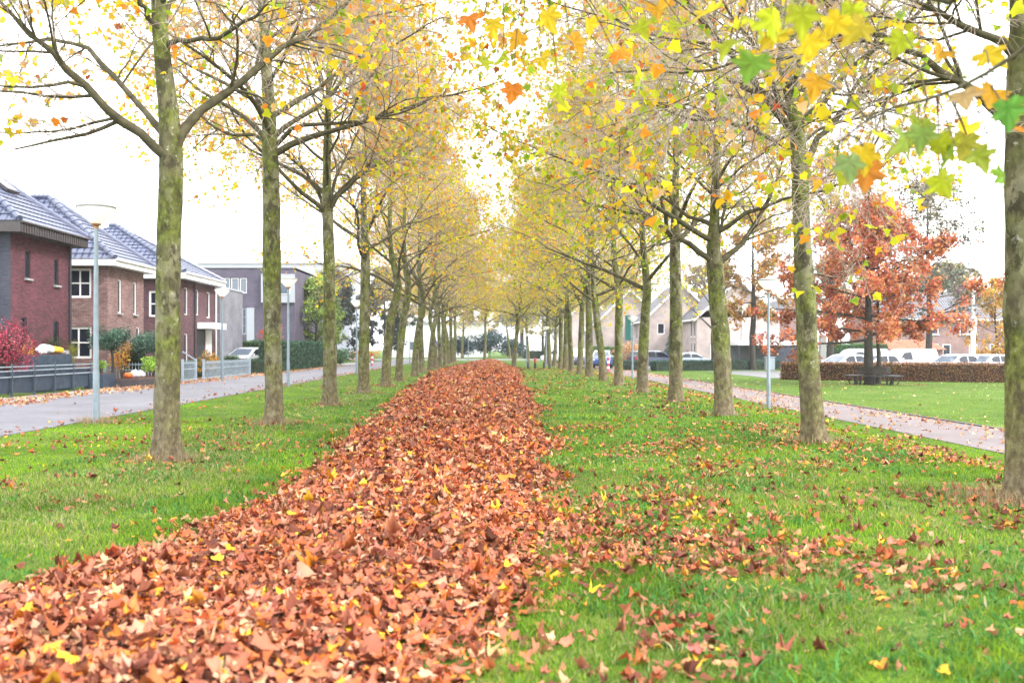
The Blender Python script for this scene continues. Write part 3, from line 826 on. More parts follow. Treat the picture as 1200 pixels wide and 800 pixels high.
def blades(rng, x, y, h, w, col, lean=.5):
    n = len(x)
    base = np.stack([x, y, gz(x) - .005], 1)
    a = rng.uniform(0, 2 * PI, n); sd = np.stack([np.cos(a), np.sin(a), np.zeros(n)], 1)
    b = rng.uniform(0, 2 * PI, n); ld = np.stack([np.cos(b), np.sin(b), np.zeros(n)], 1) * (np.abs(rng.normal(0, lean, n)))[:, None]
    up = np.array([0, 0, 1.])
    mid = base + h[:, None] * (.55 * up + .22 * ld); tip = base + h[:, None] * (.92 * up + .75 * ld)
    hw = (w / 2)[:, None] * sd
    V = np.stack([base - hw, base + hw, mid - hw * .8, mid + hw * .8, tip], 1)
    o = (np.arange(n) * 5)[:, None]
    q = o + np.array([[0, 1, 3, 2]]); t = o + np.array([[2, 3, 4]])
    k = np.repeat(col[:, None, :], 5, 1); k[:, 4] = k[:, 4] * .88 + np.array([.30, .36, .08]) * .12
    return V.reshape(-1, 3), q, t, k.reshape(-1, 3)

def build_grass():
    rng = np.random.default_rng(13)
    Vs = []; qs = []; ts = []; cs = []; off = 0
    for (y0, y1, n, h, w) in ((3.4, 7, 95000, .055, .0045), (7, 12, 110000, .055, .006), (12, 20, 110000, .055, .009), (20, 36, 90000, .055, .016), (36, 75, 60000, .06, .03)):
        y = rng.uniform(y0, y1, n)
        x = rng.uniform(-.56, .60, n) * y
        s = swath(x, y)
        ok = (s < .08) & (x > -8.33) & (x < 8.93)
        right = (x > 11.6) & (y > 18); ok |= right
        # bare rings at the trunks
        x, y = x[ok], y[ok]; n2 = len(x)
        mown = ((x < -5.6) | (x > 6.0))
        rough = fbm(x * .5, y * .5, 61); tuft = fbm(x * 2.2, y * 2.2, 62)
        hh = h * np.where(mown, .5, .30 + 1.25 * tuft ** 1.3) * rng.uniform(.6, 1.4, n2)
        ww = w * rng.uniform(.7, 1.4, n2)
        weed = (rng.random(n2) < .15) & ~mown & (fbm(x * 1.6 + 9, y * 1.6, 64) > .54)
        hh = np.where(weed, hh * 1.3, hh); ww = np.where(weed, ww * 3.6, ww)
        c = pick(rng, [(5, (.12, .25, .016)), (4, (.19, .32, .02)), (3, (.06, .16, .018)), (2, (.27, .35, .04))], n2, .18)
        cm = pick(rng, [(4, (.16, .32, .008)), (3, (.21, .36, .010)), (1, (.25, .35, .025))], n2, .12)
        cr = pick(rng, [(4, (.15, .26, .025)), (2, (.20, .29, .045)), (1, (.26, .31, .07))], n2, .14)
        c = np.where(mown[:, None] & (x < 0)[:, None], cm, np.where((x > 8)[:, None], cr, c))
        c = np.where((mown & (x > 0) & (x < 9))[:, None], cm * .9, c)
        c *= np.stack([.36 + 1.36 * fbm(x * 1.1 + 4, y * 1.1, 66), .45 + 1.12 * fbm(x * 1.1 + 4, y * 1.1, 66), .5 + fbm(x * 1.1 + 4, y * 1.1, 66)], 1); c[weed] = pick(rng, [(3, (.07, .20, .045)), (1, (.12, .27, .06))], int(weed.sum()), .15)
        dry = sstep((rough - .47) * 6) * (~mown) * np.where(x < -2, .42, .25)
        # worn bands beside both rows
        dry = np.maximum(dry, np.exp(-((x + 4.4) / .9) ** 2) * .38 * (y > 9))
        straw = pick(rng, [(3, (.34, .31, .13)), (3, (.27, .28, .10)), (1, (.42, .36, .2))], n2, .15)
        d = rng.random(n2) < dry
        c[d] = straw[d]
        st = (x > 11.6) & (np.sin((x - .35 * y) * 2.2) > 0); c[st] *= np.array([1.12, 1.1, 1.2])
        V, q, t, k = blades(rng, x, y, hh, ww, c, np.where(mown, .6, 1.15))
        Vs.append(V); qs.append(q + off); ts.append(t + off); cs.append(k); off += len(V)
    tag(np_mesh('grass', np.concatenate(Vs), [np.concatenate(qs), np.concatenate(ts)], MT['grass'], col=np.concatenate(cs)), 'green grass of the lawns on either side of the leaf strip', 'grass', kind='stuff')
    # dead grass tufts round trunks and lamp posts
    Vs = []; qs = []; ts = []; cs = []; off = 0
    for (tx, ty, n, sp) in TUFTS:
        a = rng.uniform(0, 6.28, n); r = .16 + np.abs(rng.normal(0, sp, n))
        x = tx + np.cos(a) * r; y = ty + np.sin(a) * r
        c = pick(rng, [(3, (.36, .27, .16)), (2, (.28, .20, .12)), (1, (.45, .36, .22))], n, .15)
        V, q, t, k = blades(rng, x, y, rng.uniform(.07, .2, n), np.full(n, .006), c, .8)
        Vs.append(V); qs.append(q + off); ts.append(t + off); cs.append(k); off += len(V)
    tag(np_mesh('dry_grass', np.concatenate(Vs), [np.concatenate(qs), np.concatenate(ts)], MT['grass'], col=np.concatenate(cs)), 'tufts of dead straw coloured grass round the feet of trunks and lamps', 'dry grass', kind='stuff')

# ================================================================== the avenue
ORD = ['first', 'second', 'third', 'fourth', 'fifth', 'sixth', 'seventh', 'eighth', 'ninth', 'tenth', 'eleventh', 'twelfth', 'thirteenth', 'fourteenth', 'fifteenth', 'sixteenth', 'seventeenth']
TUFTS = []
def rel(pts, base):
    return [np.array(p) - np.array(base) for p in pts]

def build_avenue():
    GL, GR = 'plane trees of the row beside the house road', 'plane trees of the row beside the footpath'
    def tr(x, y, label, g): 
        TREES_XY.append((x, y))
        TUFTS.append((x, y, 520 if y < 20 else 130, .16))
        return thing('plane_tree', label, 'tree', (x, y, float(gz(x))), 0, g)
    # ---- L1
    Y = 12.6; b = P(196, 540, Y); b[2] = 0
    pp = [(196, 560), (196.5, 500), (197, 450), (196.5, 350), (198, 270), (200, 190), (196, 120), (190, 60), (186, 0), (184, -120), (186, -330), (190, -560)]
    hw = [18.5, 17.5, 16.5, 15.5, 15, 14.5, 11.5, 10, 9, 7.5, 5, 1.5]
    pts = np.array(rel([P(a, c, Y) for a, c in pp], b)); pts[0, 2] = -.12
    rad = np.array(hw) * Y / 1111
    def L(seq, y0, y1): 
        ys = np.linspace(y0, y1, len(seq))
        return np.array(rel([P(a, c, yy) for (a, c), yy in zip(seq, ys)], b))
    limbs = [(L([(203, 190), (180, 168), (152, 150), (125, 124), (100, 103), (62, 62), (20, 26), (-25, -20)], Y, Y - 1.2), .085),
             (L([(200, 165), (180, 145), (152, 116), (125, 78), (92, 50), (40, 48), (-20, 58)], Y, Y + 1.6), .062),
             (L([(203, 180), (222, 150), (250, 118), (285, 92), (312, 70), (355, 42), (410, 2), (440, -40)], Y, Y + .8), .085),
             (L([(190, 40), (172, 14), (150, -20), (120, -80)], Y, Y - .7), .05),
             (L([(195, 52), (232, 46), (262, 40), (300, 18), (340, -15)], Y, Y - 1.8), .045),
             (L([(192, 30), (210, -20), (240, -90), (260, -180)], Y, Y + 1), .05)]
    t = tr(b[0], Y, 'plane tree with a wide three armed fork, mossy trunk beside the nearest lamp post', GL)
    make_plane(102, t, (pts, rad), limbs, H=pts[-1, 2], fork=6.2, nlimb=17, nleaf=3200, pal=PAL_L, reach=4.6, lsize=(.09, .16))
    # ---- L2
    Y = 18.6; b = P(321, 500, Y); b[2] = 0
    pp = [(321, 510), (320.5, 460), (319.5, 400), (318.5, 300), (317.5, 200), (316, 160), (313, 100), (310, 50), (308, 0), (308, -120), (312, -300)]
    hw = [13.5, 12, 11.2, 10.8, 10, 9.5, 8, 7, 6, 4, 1]
    pts = np.array(rel([P(a, c, Y) for a, c in pp], b)); pts[0, 2] = -.12
    rad = np.array(hw) * Y / 1111
    limbs = [(L([(316, 178), (335, 158), (360, 148), (400, 143), (450, 138), (500, 120)], Y, Y - .6), .06),
             (L([(316, 165), (345, 140), (380, 118), (420, 80), (470, 45), (520, 20)], Y, Y + 1.2), .06),
             (L([(315, 172), (296, 158), (270, 158), (240, 140), (210, 110)], Y, Y + .5), .045),
             (L([(314, 130), (296, 110), (270, 80), (250, 30)], Y, Y + 1.5), .05)]
    t = tr(b[0], Y, 'slim straight plane tree in front of the modern flat roofed block', GL)
    make_plane(103, t, (pts, rad), limbs, H=pts[-1, 2], fork=5.4, nlimb=22, nleaf=5400, pal=PAL_L, reach=4.6)
    # ---- L3
    Y = 25.0; b = P(387, 474, Y); b[2] = 0
    pp = [(387, 482), (386.5, 440), (386, 380), (385, 300), (384, 248), (383, 210), (384, 150), (386, 60), (386, -90)]
    hw = [9.5, 8.6, 8, 7.6, 7.4, 5.5, 4.5, 3, .6]
    pts = np.array(rel([P(a, c, Y) for a, c in pp], b)); pts[0, 2] = -.12
    limbs = [(L([(384, 250), (372, 225), (356, 200), (335, 182), (310, 170)], Y, Y + .6), .07), (L([(385, 250), (398, 228), (420, 205), (452, 190), (490, 170)], Y, Y - .5), .07),
             (L([(384, 240), (395, 205), (415, 165), (440, 120)], Y, Y + 1), .06)]
    t = tr(b[0], Y, 'plane tree with a knobbly wound on its trunk, in front of the round green tree', GL)
    make_plane(104, t, (pts, np.array(hw) * Y / 1111), limbs, H=pts[-1, 2], fork=5.2, nlimb=22, nleaf=5200, pal=PAL_L, reach=4.8)
    # ---- right row heroes
    Y = 9.26; b = P(1202, 588, Y); b[2] = float(gz(b[0]))
    pp = [(1203, 600), (1203, 500), (1202, 400), (1201, 300), (1201, 200), (1200, 130), (1200, 60), (1201, 0), (1206, -150), (1210, -420), (1206, -700)]
    hw = [25, 24, 23.5, 23, 22.5, 21.5, 17, 15, 12, 8, 2]
    pts = np.array(rel([P(a, c, Y) for a, c in pp], b)); pts[0, 2] = -.12
    limbs = [(L([(1203, 150), (1165, 128), (1130, 100), (1085, 74), (1045, 52), (1005, 36), (960, 20)], Y, Y + .3), .062),
             (L([(1200, 75), (1175, 52), (1140, 36), (1110, 20), (1080, 6), (1040, -8)], Y, Y - .5), .055),
             (L([(1130, 97), (1060, 70), (985, 42), (935, 62), (890, 68), (840, 82), (775, 80), (715, 86)], Y + .1, Y - .4), .022),
             (L([(1202, 140), (1230, 100), (1270, 60), (1320, 20)], Y, Y - .6), .06),
             (L([(1201, 60), (1190, 0), (1160, -90), (1130, -200)], Y, Y + 1.2), .06),
             (L([(1085, 74), (1060, 100), (1038, 130), (1028, 160), (1005, 200)], Y + .1, Y - .2), .016)]
    t = tr(b[0], Y, 'thick plane trunk cut by the picture edge, nearest tree of the footpath row', GR)
    make_plane(105, t, (pts, np.array(hw) * Y / 1111), limbs, H=pts[-1, 2], fork=5.4, nlimb=18, nleaf=3400, pal=PAL_R, reach=4.8)
    Y = 15.03; b = P(955, 520, Y); b[2] = float(gz(b[0]))
    pp = [(955, 528), (952, 480), (948, 420), (943, 340), (939, 260), (937, 205), (934, 160), (927, 115), (918, 70), (914, 0), (916, -120), (925, -350)]
    hw = [14.5, 13.5, 12.8, 12, 11.2, 11, 10, 8.5, 7.5, 6, 4, 1]
    pts = np.array(rel([P(a, c, Y) for a, c in pp], b)); pts[0, 2] = -.12
    limbs = [(L([(938, 192), (958, 165), (978, 140), (1000, 108), (1020, 70), (1030, 20)], Y, Y + 1), .07),
             (L([(936, 178), (918, 168), (890, 155), (850, 143), (805, 138), (760, 120)], Y, Y - .8), .05),
             (L([(932, 150), (912, 118), (900, 85), (870, 40), (840, -10)], Y, Y - .4), .06),
             (L([(936, 170), (965, 150), (1000, 138), (1035, 130), (1060, 128)], Y, Y + 1.5), .04),
             (L([(930, 130), (900, 125), (850, 110), (800, 118), (740, 150), (690, 170)], Y, Y + 1.2), .035)]
    t = tr(b[0], Y, 'leaning green stained plane tree in front of the clipped brown hedge end', GR)
    make_plane(106, t, (pts, np.array(hw) * Y / 1111), limbs, H=pts[-1, 2], fork=5.0, nlimb=22, nleaf=6800, pal=PAL_R, reach=5.0)
    Y = 21.0; b = P(848, 488, Y); b[2] = float(gz(b[0]))
    pp = [(849, 496), (847, 450), (845, 410), (841, 350), (837.5, 310), (836, 282), (838, 240), (840, 170), (838, 60), (836, -60)]
    hw = [12.2, 11.2, 10.8, 10.2, 10, 7.5, 6, 4.5, 3, .6]
    pts = np.array(rel([P(a, c, Y) for a, c in pp], b)); pts[0, 2] = -.12
    limbs = [(L([(839, 312), (822, 298), (800, 282), (775, 264), (745, 250), (705, 240)], Y, Y - .5), .085),
             (L([(839, 312), (855, 298), (872, 284), (886, 262), (905, 225), (920, 180)], Y, Y + .5), .09),
             (L([(837, 290), (846, 262), (852, 230), (866, 190)], Y, Y + 1.2), .06)]
    t = tr(b[0], Y, 'plane tree with a low dark candelabra fork, in front of the gabled house', GR)
    make_plane(107, t, (pts, np.array(hw) * Y / 1111), limbs, H=pts[-1, 2], fork=4.0, nlimb=22, nleaf=6200, pal=PAL_R, reach=5.0, lowleaf=.7)
    # ---- R0: outside the frame, twigs with big leaves hang into the top corner
    b = np.array([5.2, 3.1, float(gz(5.2))])
    spots = [(878, 22, 3.9, LIME), (918, 36, 4.0, YEL), (886, 66, 3.8, (.22, .42, .05)), (940, 8, 4.1, LIME), (985, 18, 3.9, YEL), (1014, 26, 4.0, (.62, .50, .04)), (905, 12, 3.7, LIME),
             (1026, 158, 4.2, LIME), (994, 182, 4.1, (.30, .44, .16)), (1018, 190, 4.3, (.66, .25, .04)), (1082, 150, 4.0, (.28, .42, .09)), (1076, 140, 4.1, (.36, .47, .05)), (1132, 158, 4.1, (.42, .42, .05)), (1120, 172, 4.0, (.24, .36, .04)),
             (1128, 108, 4.0, (.62, .42, .2)), (1180, 118, 3.8, (.14, .36, .06)), (1190, 152, 3.9, (.55, .20, .03)), (1150, 60, 4.3, YEL), (1105, 60, 4.6, AMB), (1060, 40, 4.4, LIME), (960, 90, 4.6, AMB), (840, 10, 4.3, YEL), (800, 30, 4.8, LIME), (770, 8, 5.0, AMB), (690, 22, 5.2, YEL), (720, 60, 5.3, ORA), (1170, 196, 4.5, (.2, .36, .05)), (1100, 205, 4.8, LIME)]
    spots += [(898, 44, 4.0, (.55, .60, .05)), (862, 48, 3.9, LIME), (950, 40, 4.2, YEL), (1010, 172, 4.15, YEL), (980, 200, 4.3, LIME), (1140, 176, 4.2, (.40, .50, .06)), (1095, 165, 4.1, LIME), (1062, 158, 4.0, (.36, .50, .08)), (1165, 105, 4.0, AMB), (745, 30, 5.1, LIME), (668, 44, 5.3, AMB), (640, 12, 5.2, YEL), (705, 8, 5.4, LIME), (1000, 6, 4.2, LIME), (1120, 148, 4.3, YEL), (612, 40, 5.6, AMB), (578, 22, 5.7, YEL), (601, 98, 5.6, ORA), (560, 70, 5.9, LIME), (634, 66, 5.5, YEL), (655, 100, 5.5, LIME), (590, 60, 5.8, LIME), (548, 18, 5.9, ORA)]
    ep, en, es, ec, er = [], [], [], [], []
    rng = np.random.default_rng(5)
    tw = []
    arm = [P(1500, -420, 3.5), P(1290, -150, 3.6), P(1120, 0, 3.9), P(1000, -30, 4.0), P(860, -30, 4.1), P(700, -20, 4.9), P(575, -25, 5.7)]
    arm2 = [P(1330, -120, 3.7), P(1230, 30, 3.9), P(1120, 105, 4.1), P(1035, 130, 4.2), P(985, 165, 4.25)]
    c1 = catmull(np.array(arm), 40); c2 = catmull(np.array(arm2), 40)
    both = np.vstack([c1, c2])
    for (px, py, y, col) in spots:
        p = P(px, py, y)
        d = both - p; j = np.argmin((d ** 2).sum(1)); a = both[j]
        mid = (a + p) / 2 + np.array([0, 0, .03]) + rng.normal(0, .012, 3)
        tw.append((catmull(np.array(rel([a, mid, p], b)), 12), .0045))
        ep.append(p - b); en.append(np.array([0, -1, .35]) + rng.normal(0, .75, 3)); es.append(rng.uniform(.105, .145)); ec.append(col); er.append(np.array([rng.normal(0, .5), 0, -1.]))
    limbs = [(np.array(rel(arm, b)), .02), (np.array(rel(arm2, b)), .014)] + tw
    pts = np.array([(0, 0, -.12), (0, 0, 1.5), (.02, 0, 3), (.05, .05, 4.6), (.1, .1, 7), (.1, .1, 12)]); rad = np.array([.22, .2, .19, .17, .11, .02])
    limbs.insert(0, (np.array([(0, 0, 4.2), (-.6, .2, 4.9), (-1.2, .35, 4.9), (-1.7, .45, 4.1)]), .05))
    t = tr(b[0], b[1], 'plane tree out of view whose big green and yellow leaves hang in close', GR)
    make_plane(108, t, (pts, rad), [], H=12, fork=5.6, nlimb=12, nleaf=350, pal=PAL_R, reach=3.6, extra_leaves=(ep, en, es, ec, er))
    # the drooping shoots that carry those leaves
    K = 12
    tubes_mesh('shoots', [(np.array([catmull(l, K) for l, r in limbs]), np.array([np.linspace(r, max(.002, r * .3), K) for l, r in limbs]), 6)], MT['branch'], t)
    # ---- the rest of both rows: three kinds each, then copies
    protoL = []; protoR = []
    Ls = [(31.6, -4.32), (37.4, -4.25), (43.6, -4.35), (50.4, -4.2), (57.6, -4.35), (64.2, -4.3), (70.6, -4.28), (77.2, -4.35), (84, -4.25), (91, -4.3), (98, -4.3), (105, -4.3)]
    Rs = [(26.4, 5.09), (32.4, 5.1), (38.3, 5.06), (43.8, 5.08), (49.8, 5.05), (55.8, 5.1), (61.8, 5.1), (67.0, 5.1), (72.5, 5.15), (79, 5.1), (85.5, 5.1), (92, 5.1)]
    rng = np.random.default_rng(3)
    for side, lst, proto, g, pal, n, where in (('L', Ls, protoL, GL, PAL_L2, 4800, 'house road'), ('R', Rs, protoR, GR, PAL_R2, 5800, 'footpath')):
        for i, (y, x) in enumerate(lst):
            lab = ORD[i + (3 if side == 'L' else 3)] + ' visible plane trunk from the viewer in the row beside the ' + where
            if len(proto) < 3:
                t = tr(x, y, lab, g)
                k = len(proto)
                make_plane((200 if side == 'L' else 300) + k, t, H=14.0 + .6 * k, fork=[4.6, 4.0, 4.3][k] - (.4 if side == 'R' else 0), nlimb=25, nleaf=n, pal=pal, reach=4.9 if side == 'L' else 5.2, r0=.19, lowleaf=.35 if side == 'L' else .6, dense=1.0)
                proto.append(t)
            else:
                TREES_XY.append((x, y)); TUFTS.append((x, y, 60, .16))
                dup(proto[(i * 2 + 1) % 3], (x, y, float(gz(x))), rng.uniform(0, 6.28), rng.uniform(.94, 1.06), lab, g)
    x, y = 1.55, 71.5
    TREES_XY.append((x, y)); TUFTS.append((x, y, 80, .16))
    dup(protoR[1], (x, y, 0), 1.9, .98, 'plane tree standing alone between the two rows where the leaf strip narrows', 'plane trees beyond the leaf strip')
    for (x, y, k, lab) in ((-1.0, 112, 0, 'pale plane tree at the far end of the avenue, beside the white building'), (3.6, 98, 2, 'far plane tree on the lawn past the lone trunk, near the small bollards'), (2.4, 136, 1, 'far plane tree beyond the crossing road, behind the lone trunk'), (-4.6, 139, 1, 'plane tree beyond the crossing road in front of the white building'), (-6.5, 121, 2, 'plane tree ending the house road row at the crossing')):
        dup((protoL if x < 0 else protoR)[k], (x, y, float(gz(x))), rng.uniform(0, 6.28), 1.0, lab, 'plane trees beyond the leaf strip')
# ================================================================== building kit
def wall_panel(mb, p0, u, n, W, z0, z1, holes=(), depth=.11):
    """upright wall from P0 along U, facing N, with rectangular holes and their reveals. holes: (u0,u1,z0,z1)"""
    p0 = np.array(p0, float); u = np.array(u, float); n = np.array(n, float); up = np.array([0, 0, 1.])
    us = sorted({0., W, *[h[0] for h in holes], *[h[1] for h in holes]}); zs = sorted({z0, z1, *[h[2] for h in holes], *[h[3] for h in holes]})
    flip = np.cross(u, up) @ n < 0
    def pt(a, z, d=0): return p0 + u * a + up * (z - p0[2]) - n * d
    def quad(q, uv):
        if flip: q = q[::-1]; uv = uv[::-1]
        mb.face(q, uv)
    for a0, a1 in zip(us, us[1:]):
        for b0, b1 in zip(zs, zs[1:]):
            ca, cb = (a0 + a1) / 2, (b0 + b1) / 2
            if any(h[0] < ca < h[1] and h[2] < cb < h[3] for h in holes): continue
            quad([pt(a0, b0), pt(a1, b0), pt(a1, b1), pt(a0, b1)], [(a0, b0), (a1, b0), (a1, b1), (a0, b1)])
    for (a0, a1, b0, b1) in holes:
        for (A, B) in (((a0, b0), (a0, b1)), ((a0, b1), (a1, b1)), ((a1, b1), (a1, b0)), ((a1, b0), (a0, b0))):
            quad([pt(*A), pt(*B), pt(*B, depth), pt(*A, depth)], [(0, A[1]), (0, B[1]), (depth, B[1]), (depth, A[1])])

def window(root, p0, u, n, hole, frame='white', glass='glass', nx=1, ny=1, fw=.06, depth=.07, sill=None, name='window', bars=.035, head=None):
    """framed window in a hole of a wall: frame bars with a pane (and sill) under it"""
    p0 = np.array(p0, float); u = np.array(u, float); n = np.array(n, float); up = np.array([0, 0, 1.])
    a0, a1, b0, b1 = hole
    org = p0 * np.array([1, 1, 0]) - n * depth
    def c(a, z, d=0): return org + u * a + up * z + n * d
    f = MB()
    g = .003
    def bar(x0, x1, y0, y1, t=.035): f.obox(c((x0 + x1) / 2, (y0 + y1) / 2), (x1 - x0) / 2, t, (y1 - y0) / 2, u, n, up)
    bar(a0 + g, a0 + fw, b0 + g, b1 - g); bar(a1 - fw, a1 - g, b0 + g, b1 - g); bar(a0 + fw, a1 - fw, b0 + g, b0 + fw); bar(a0 + fw, a1 - fw, b1 - fw, b1 - g)
    for i in range(1, nx):
        x = a0 + (a1 - a0) * i / nx; bar(x - bars / 2, x + bars / 2, b0 + fw, b1 - fw, .03)
    for i in range(1, ny):
        z = b0 + (b1 - b0) * i / ny; bar(a0 + fw, a1 - fw, z - bars / 2, z + bars / 2, .027)
    w = f.build(name, MT[frame], root)
    p = MB(); p.obox(c((a0 + a1) / 2, (b0 + b1) / 2, -.012), (a1 - a0) / 2 - .02, .008, (b1 - b0) / 2 - .02, u, n, up)
    p.build('pane', MT[glass], w)
    if sill:
        s = MB(); s.obox(c((a0 + a1) / 2, b0 - .04, depth + .03), (a1 - a0) / 2 + .05, .07, .035, u, n, up); s.build('sill', MT[sill], w)
    if head:
        s = MB(); s.obox(c((a0 + a1) / 2, b1 + .05, depth + .004), (a1 - a0) / 2 + .08, .02, .05, u, n, up); s.build('head', MT[head], w)
    return w

def slope(mb, e0, e1, r0, r1, courses=None, lift=.035, gauge=.33):
    """tiled slope between the eave E0-E1 and the ridge R0-R1, each course a tilted strip over the one below"""
    e0, e1, r0, r1 = [np.array(v, float) for v in (e0, e1, r0, r1)]
    L = np.linalg.norm((r0 + r1) / 2 - (e0 + e1) / 2)
    N = courses or max(3, int(L / gauge))
    ax = nrm(e1 - e0); nn = nrm(np.cross(e1 - e0, (r0 + r1) / 2 - e0))
    if nn[2] < 0: nn = -nn
    for i in range(N):
        t0, t1 = i / N, (i + 1) / N
        a, b = e0 + (r0 - e0) * t0, e1 + (r1 - e1) * t0
        d, c = e0 + (r0 - e0) * t1, e1 + (r1 - e1) * t1
        al, bl = a + nn * lift, b + nn * lift
        q = [al, bl, c, d]; uv = [((p - e0) @ ax, L * t) for p, t in zip(q, (t0, t0, t1, t1))]
        mb.face(q, uv)
        mb.face([a, b, bl, al], [((a - e0) @ ax, 0), ((b - e0) @ ax, 0), ((b - e0) @ ax, .03), ((a - e0) @ ax, .03)])

def hip_house(name, label, xw, y0, y1, depth, ze, ridge_a, ridge_h, over, wallmat, front_holes, side_holes, frame, fascia, sidemat=None, tile='tile', fh=.3, slats=False, ny=None, sill=None, sidegrid=(2, 2), fdy=0.):
    """house with a hipped roof; its street wall is at x = XW facing +X from y0 to y1"""
    t = thing(name, label, 'house', (xw, (y0 + y1) / 2, 0))
    O = np.array([xw, (y0 + y1) / 2, 0])
    def R(p): return np.array(p, float) - O
    W = y1 - y0
    mb = MB()
    wall_panel(mb, R((xw, y0, 0)), (0, 1, 0), (1, 0, 0), W, -.1, ze, front_holes)
    wall_panel(mb, R((xw - depth, y1, 0)), (1, 0, 0), (0, 1, 0), depth, -.1, ze)
    wall_panel(mb, R((xw - depth, y0, 0)), (0, 1, 0), (-1, 0, 0), W, -.1, ze)
    if not sidemat: wall_panel(mb, R((xw - depth, y0, 0)), (1, 0, 0), (0, -1, 0), depth, -.1, ze, side_holes)
    mb.build('wall', MT[wallmat], t)
    if sidemat:
        mb = MB(); wall_panel(mb, R((xw - depth, y0, 0)), (1, 0, 0), (0, -1, 0), depth, -.1, ze, side_holes)
        mb.build('side_wall', MT[sidemat], t)
    for h in front_holes: window(t, R((xw, y0, 0)), (0, 1, 0), (1, 0, 0), h, frame, sill=sill, fw=.05 if h[1] - h[0] < .6 else .07)
    for h in side_holes: window(t, R((xw - depth, y0, 0)), (1, 0, 0), (0, -1, 0), h, frame, nx=sidegrid[0], ny=sidegrid[1], fw=.10, bars=.06)
    # roof
    xe = xw + over; ya, yb = y0 - over * .8, y1 + over * .8; xb = xw - depth - over; yc = (ya + yb) / 2
    r0 = R((xe - ridge_a, yc, ze + ridge_h)); r1 = R((xb + ridge_a, yc, ze + ridge_h))
    if r0[0] < r1[0]: r1 = r0 - np.array([.4, 0, 0])
    zt = ze + .02
    A, B, D, E = R((xe, ya, zt)), R((xe, yb, zt)), R((xb, yb, zt)), R((xb, ya, zt))
    mb = MB()
    slope(mb, A, B, r0, r0); slope(mb, E, A, r1, r0); slope(mb, B, D, r0, r1); slope(mb, D, E, r1, r1)
    roof = mb.build('roof', MT[tile], t)
    caps = MB()
    for p, q in ((A, r0), (B, r0), (r0, r1)):
        p2 = p + (q - p) * .01
        k = max(4, int(np.linalg.norm(q - p2) / .38))
        for i in range(k):
            s0 = p2 + (q - p2) * (i / k); s1 = p2 + (q - p2) * ((i + 1.12) / k)
            up = np.array([0, 0, .04])
            caps.tube([s0 + up, s1 + up * .6], [.135, .115], 8)
    caps.build('ridge_caps', MT[tile], roof)
    f = MB()
    xm = (xe + xb) / 2
    def fb(p, q):  # fascia ring, butt-jointed
        f.bar(p, q, .05, fh)
    zf = ze - fh / 2 + .0
    f.box(*(R((xe - .05, 0, 0))[0], R((xe, 0, 0))[0]), R((0, ya, 0))[1], R((0, yb, 0))[1], ze - fh, ze + .015)
    f.box(R((xb, 0, 0))[0], R((xe - .05, 0, 0))[0], R((0, ya, 0))[1], R((0, ya, 0))[1] + .05, ze - fh, ze + .015)
    f.box(R((xb, 0, 0))[0], R((xe - .05, 0, 0))[0], R((0, yb, 0))[1] - .05, R((0, yb, 0))[1], ze - fh, ze + .015)
    f.build('fascia', MT[fascia], t)
    g = MB()
    g.box(R((xb, 0, 0))[0] + .06, R((xe, 0, 0))[0] - .06, R((0, ya, 0))[1] + .06, R((0, yb, 0))[1] - .06, ze - fh + .02, ze - fh + .05)
    g.build('soffit', MT[fascia], t)
    if slats:
        s = MB(); n = int((yb - ya) / .19)
        for i in range(n):
            yy = ya + (i + .5) * (yb - ya) / n
            s.box(R((xe, 0, 0))[0] + .002, R((xe, 0, 0))[0] + .03, R((0, yy, 0))[1] - .035, R((0, yy, 0))[1] + .035, ze - fh, ze - .05)
        s.build('slat', MT['fascia'], t)
    gt = MB()
    gt.tube([R((xe + .05, ya, ze - .0)), R((xe + .05, yb, ze - .0))], .05, 8)
    gt.build('gutter', MT[fascia], t)
    return t, O

# ================================================================== street lamps
def lamp(label, x, y, h=4.35, group=None, s=1.0):
    t = thing('street_lamp', label, 'street lamp', (x, y, float(gz(x))), 0, group)
    hb = .40 * s; r = .36 * s
    MB().tube([(0, 0, -.1), (0, 0, 1.0), (0, 0, 1.06), (0, 0, h - hb)], [.066, .064, .056, .040], 12).build('pole', MT['galv'], t, smooth=True)
    MB().box(-.03, .03, -.078, -.06, .45, .85).build('hatch', MT['galv'], t)
    MB().lathe([(.046, h - hb - .05), (.05, h - hb - .01), (.11 * s, h - hb + .035), (.10 * s, h - hb + .05), (.0, h - hb + .05)], 16).build('cup', MT['copper'], t, smooth=True)
    MB().lathe([(.10 * s, h - hb + .052), (.18 * s, h - hb + .125), (.27 * s, h - hb + .215), (r * .97, h - .07), (r, h - .03)], 24).build('bowl', MT['opal'], t, smooth=True)
    MB().lathe([(r + .012, h - .035), (r + .02, h - .02), (r + .012, h - .004), (r * .6, h + .035), (0.0, h + .05)], 24).build('cap', MT['opal'], t, smooth=True)
    MB().lathe([(r + .013, h - .045), (r + .028, h - .03), (r + .022, h - .006), (r + .013, h - .004)], 28).build('rim', MT['concrete'], t, smooth=True)
    return t

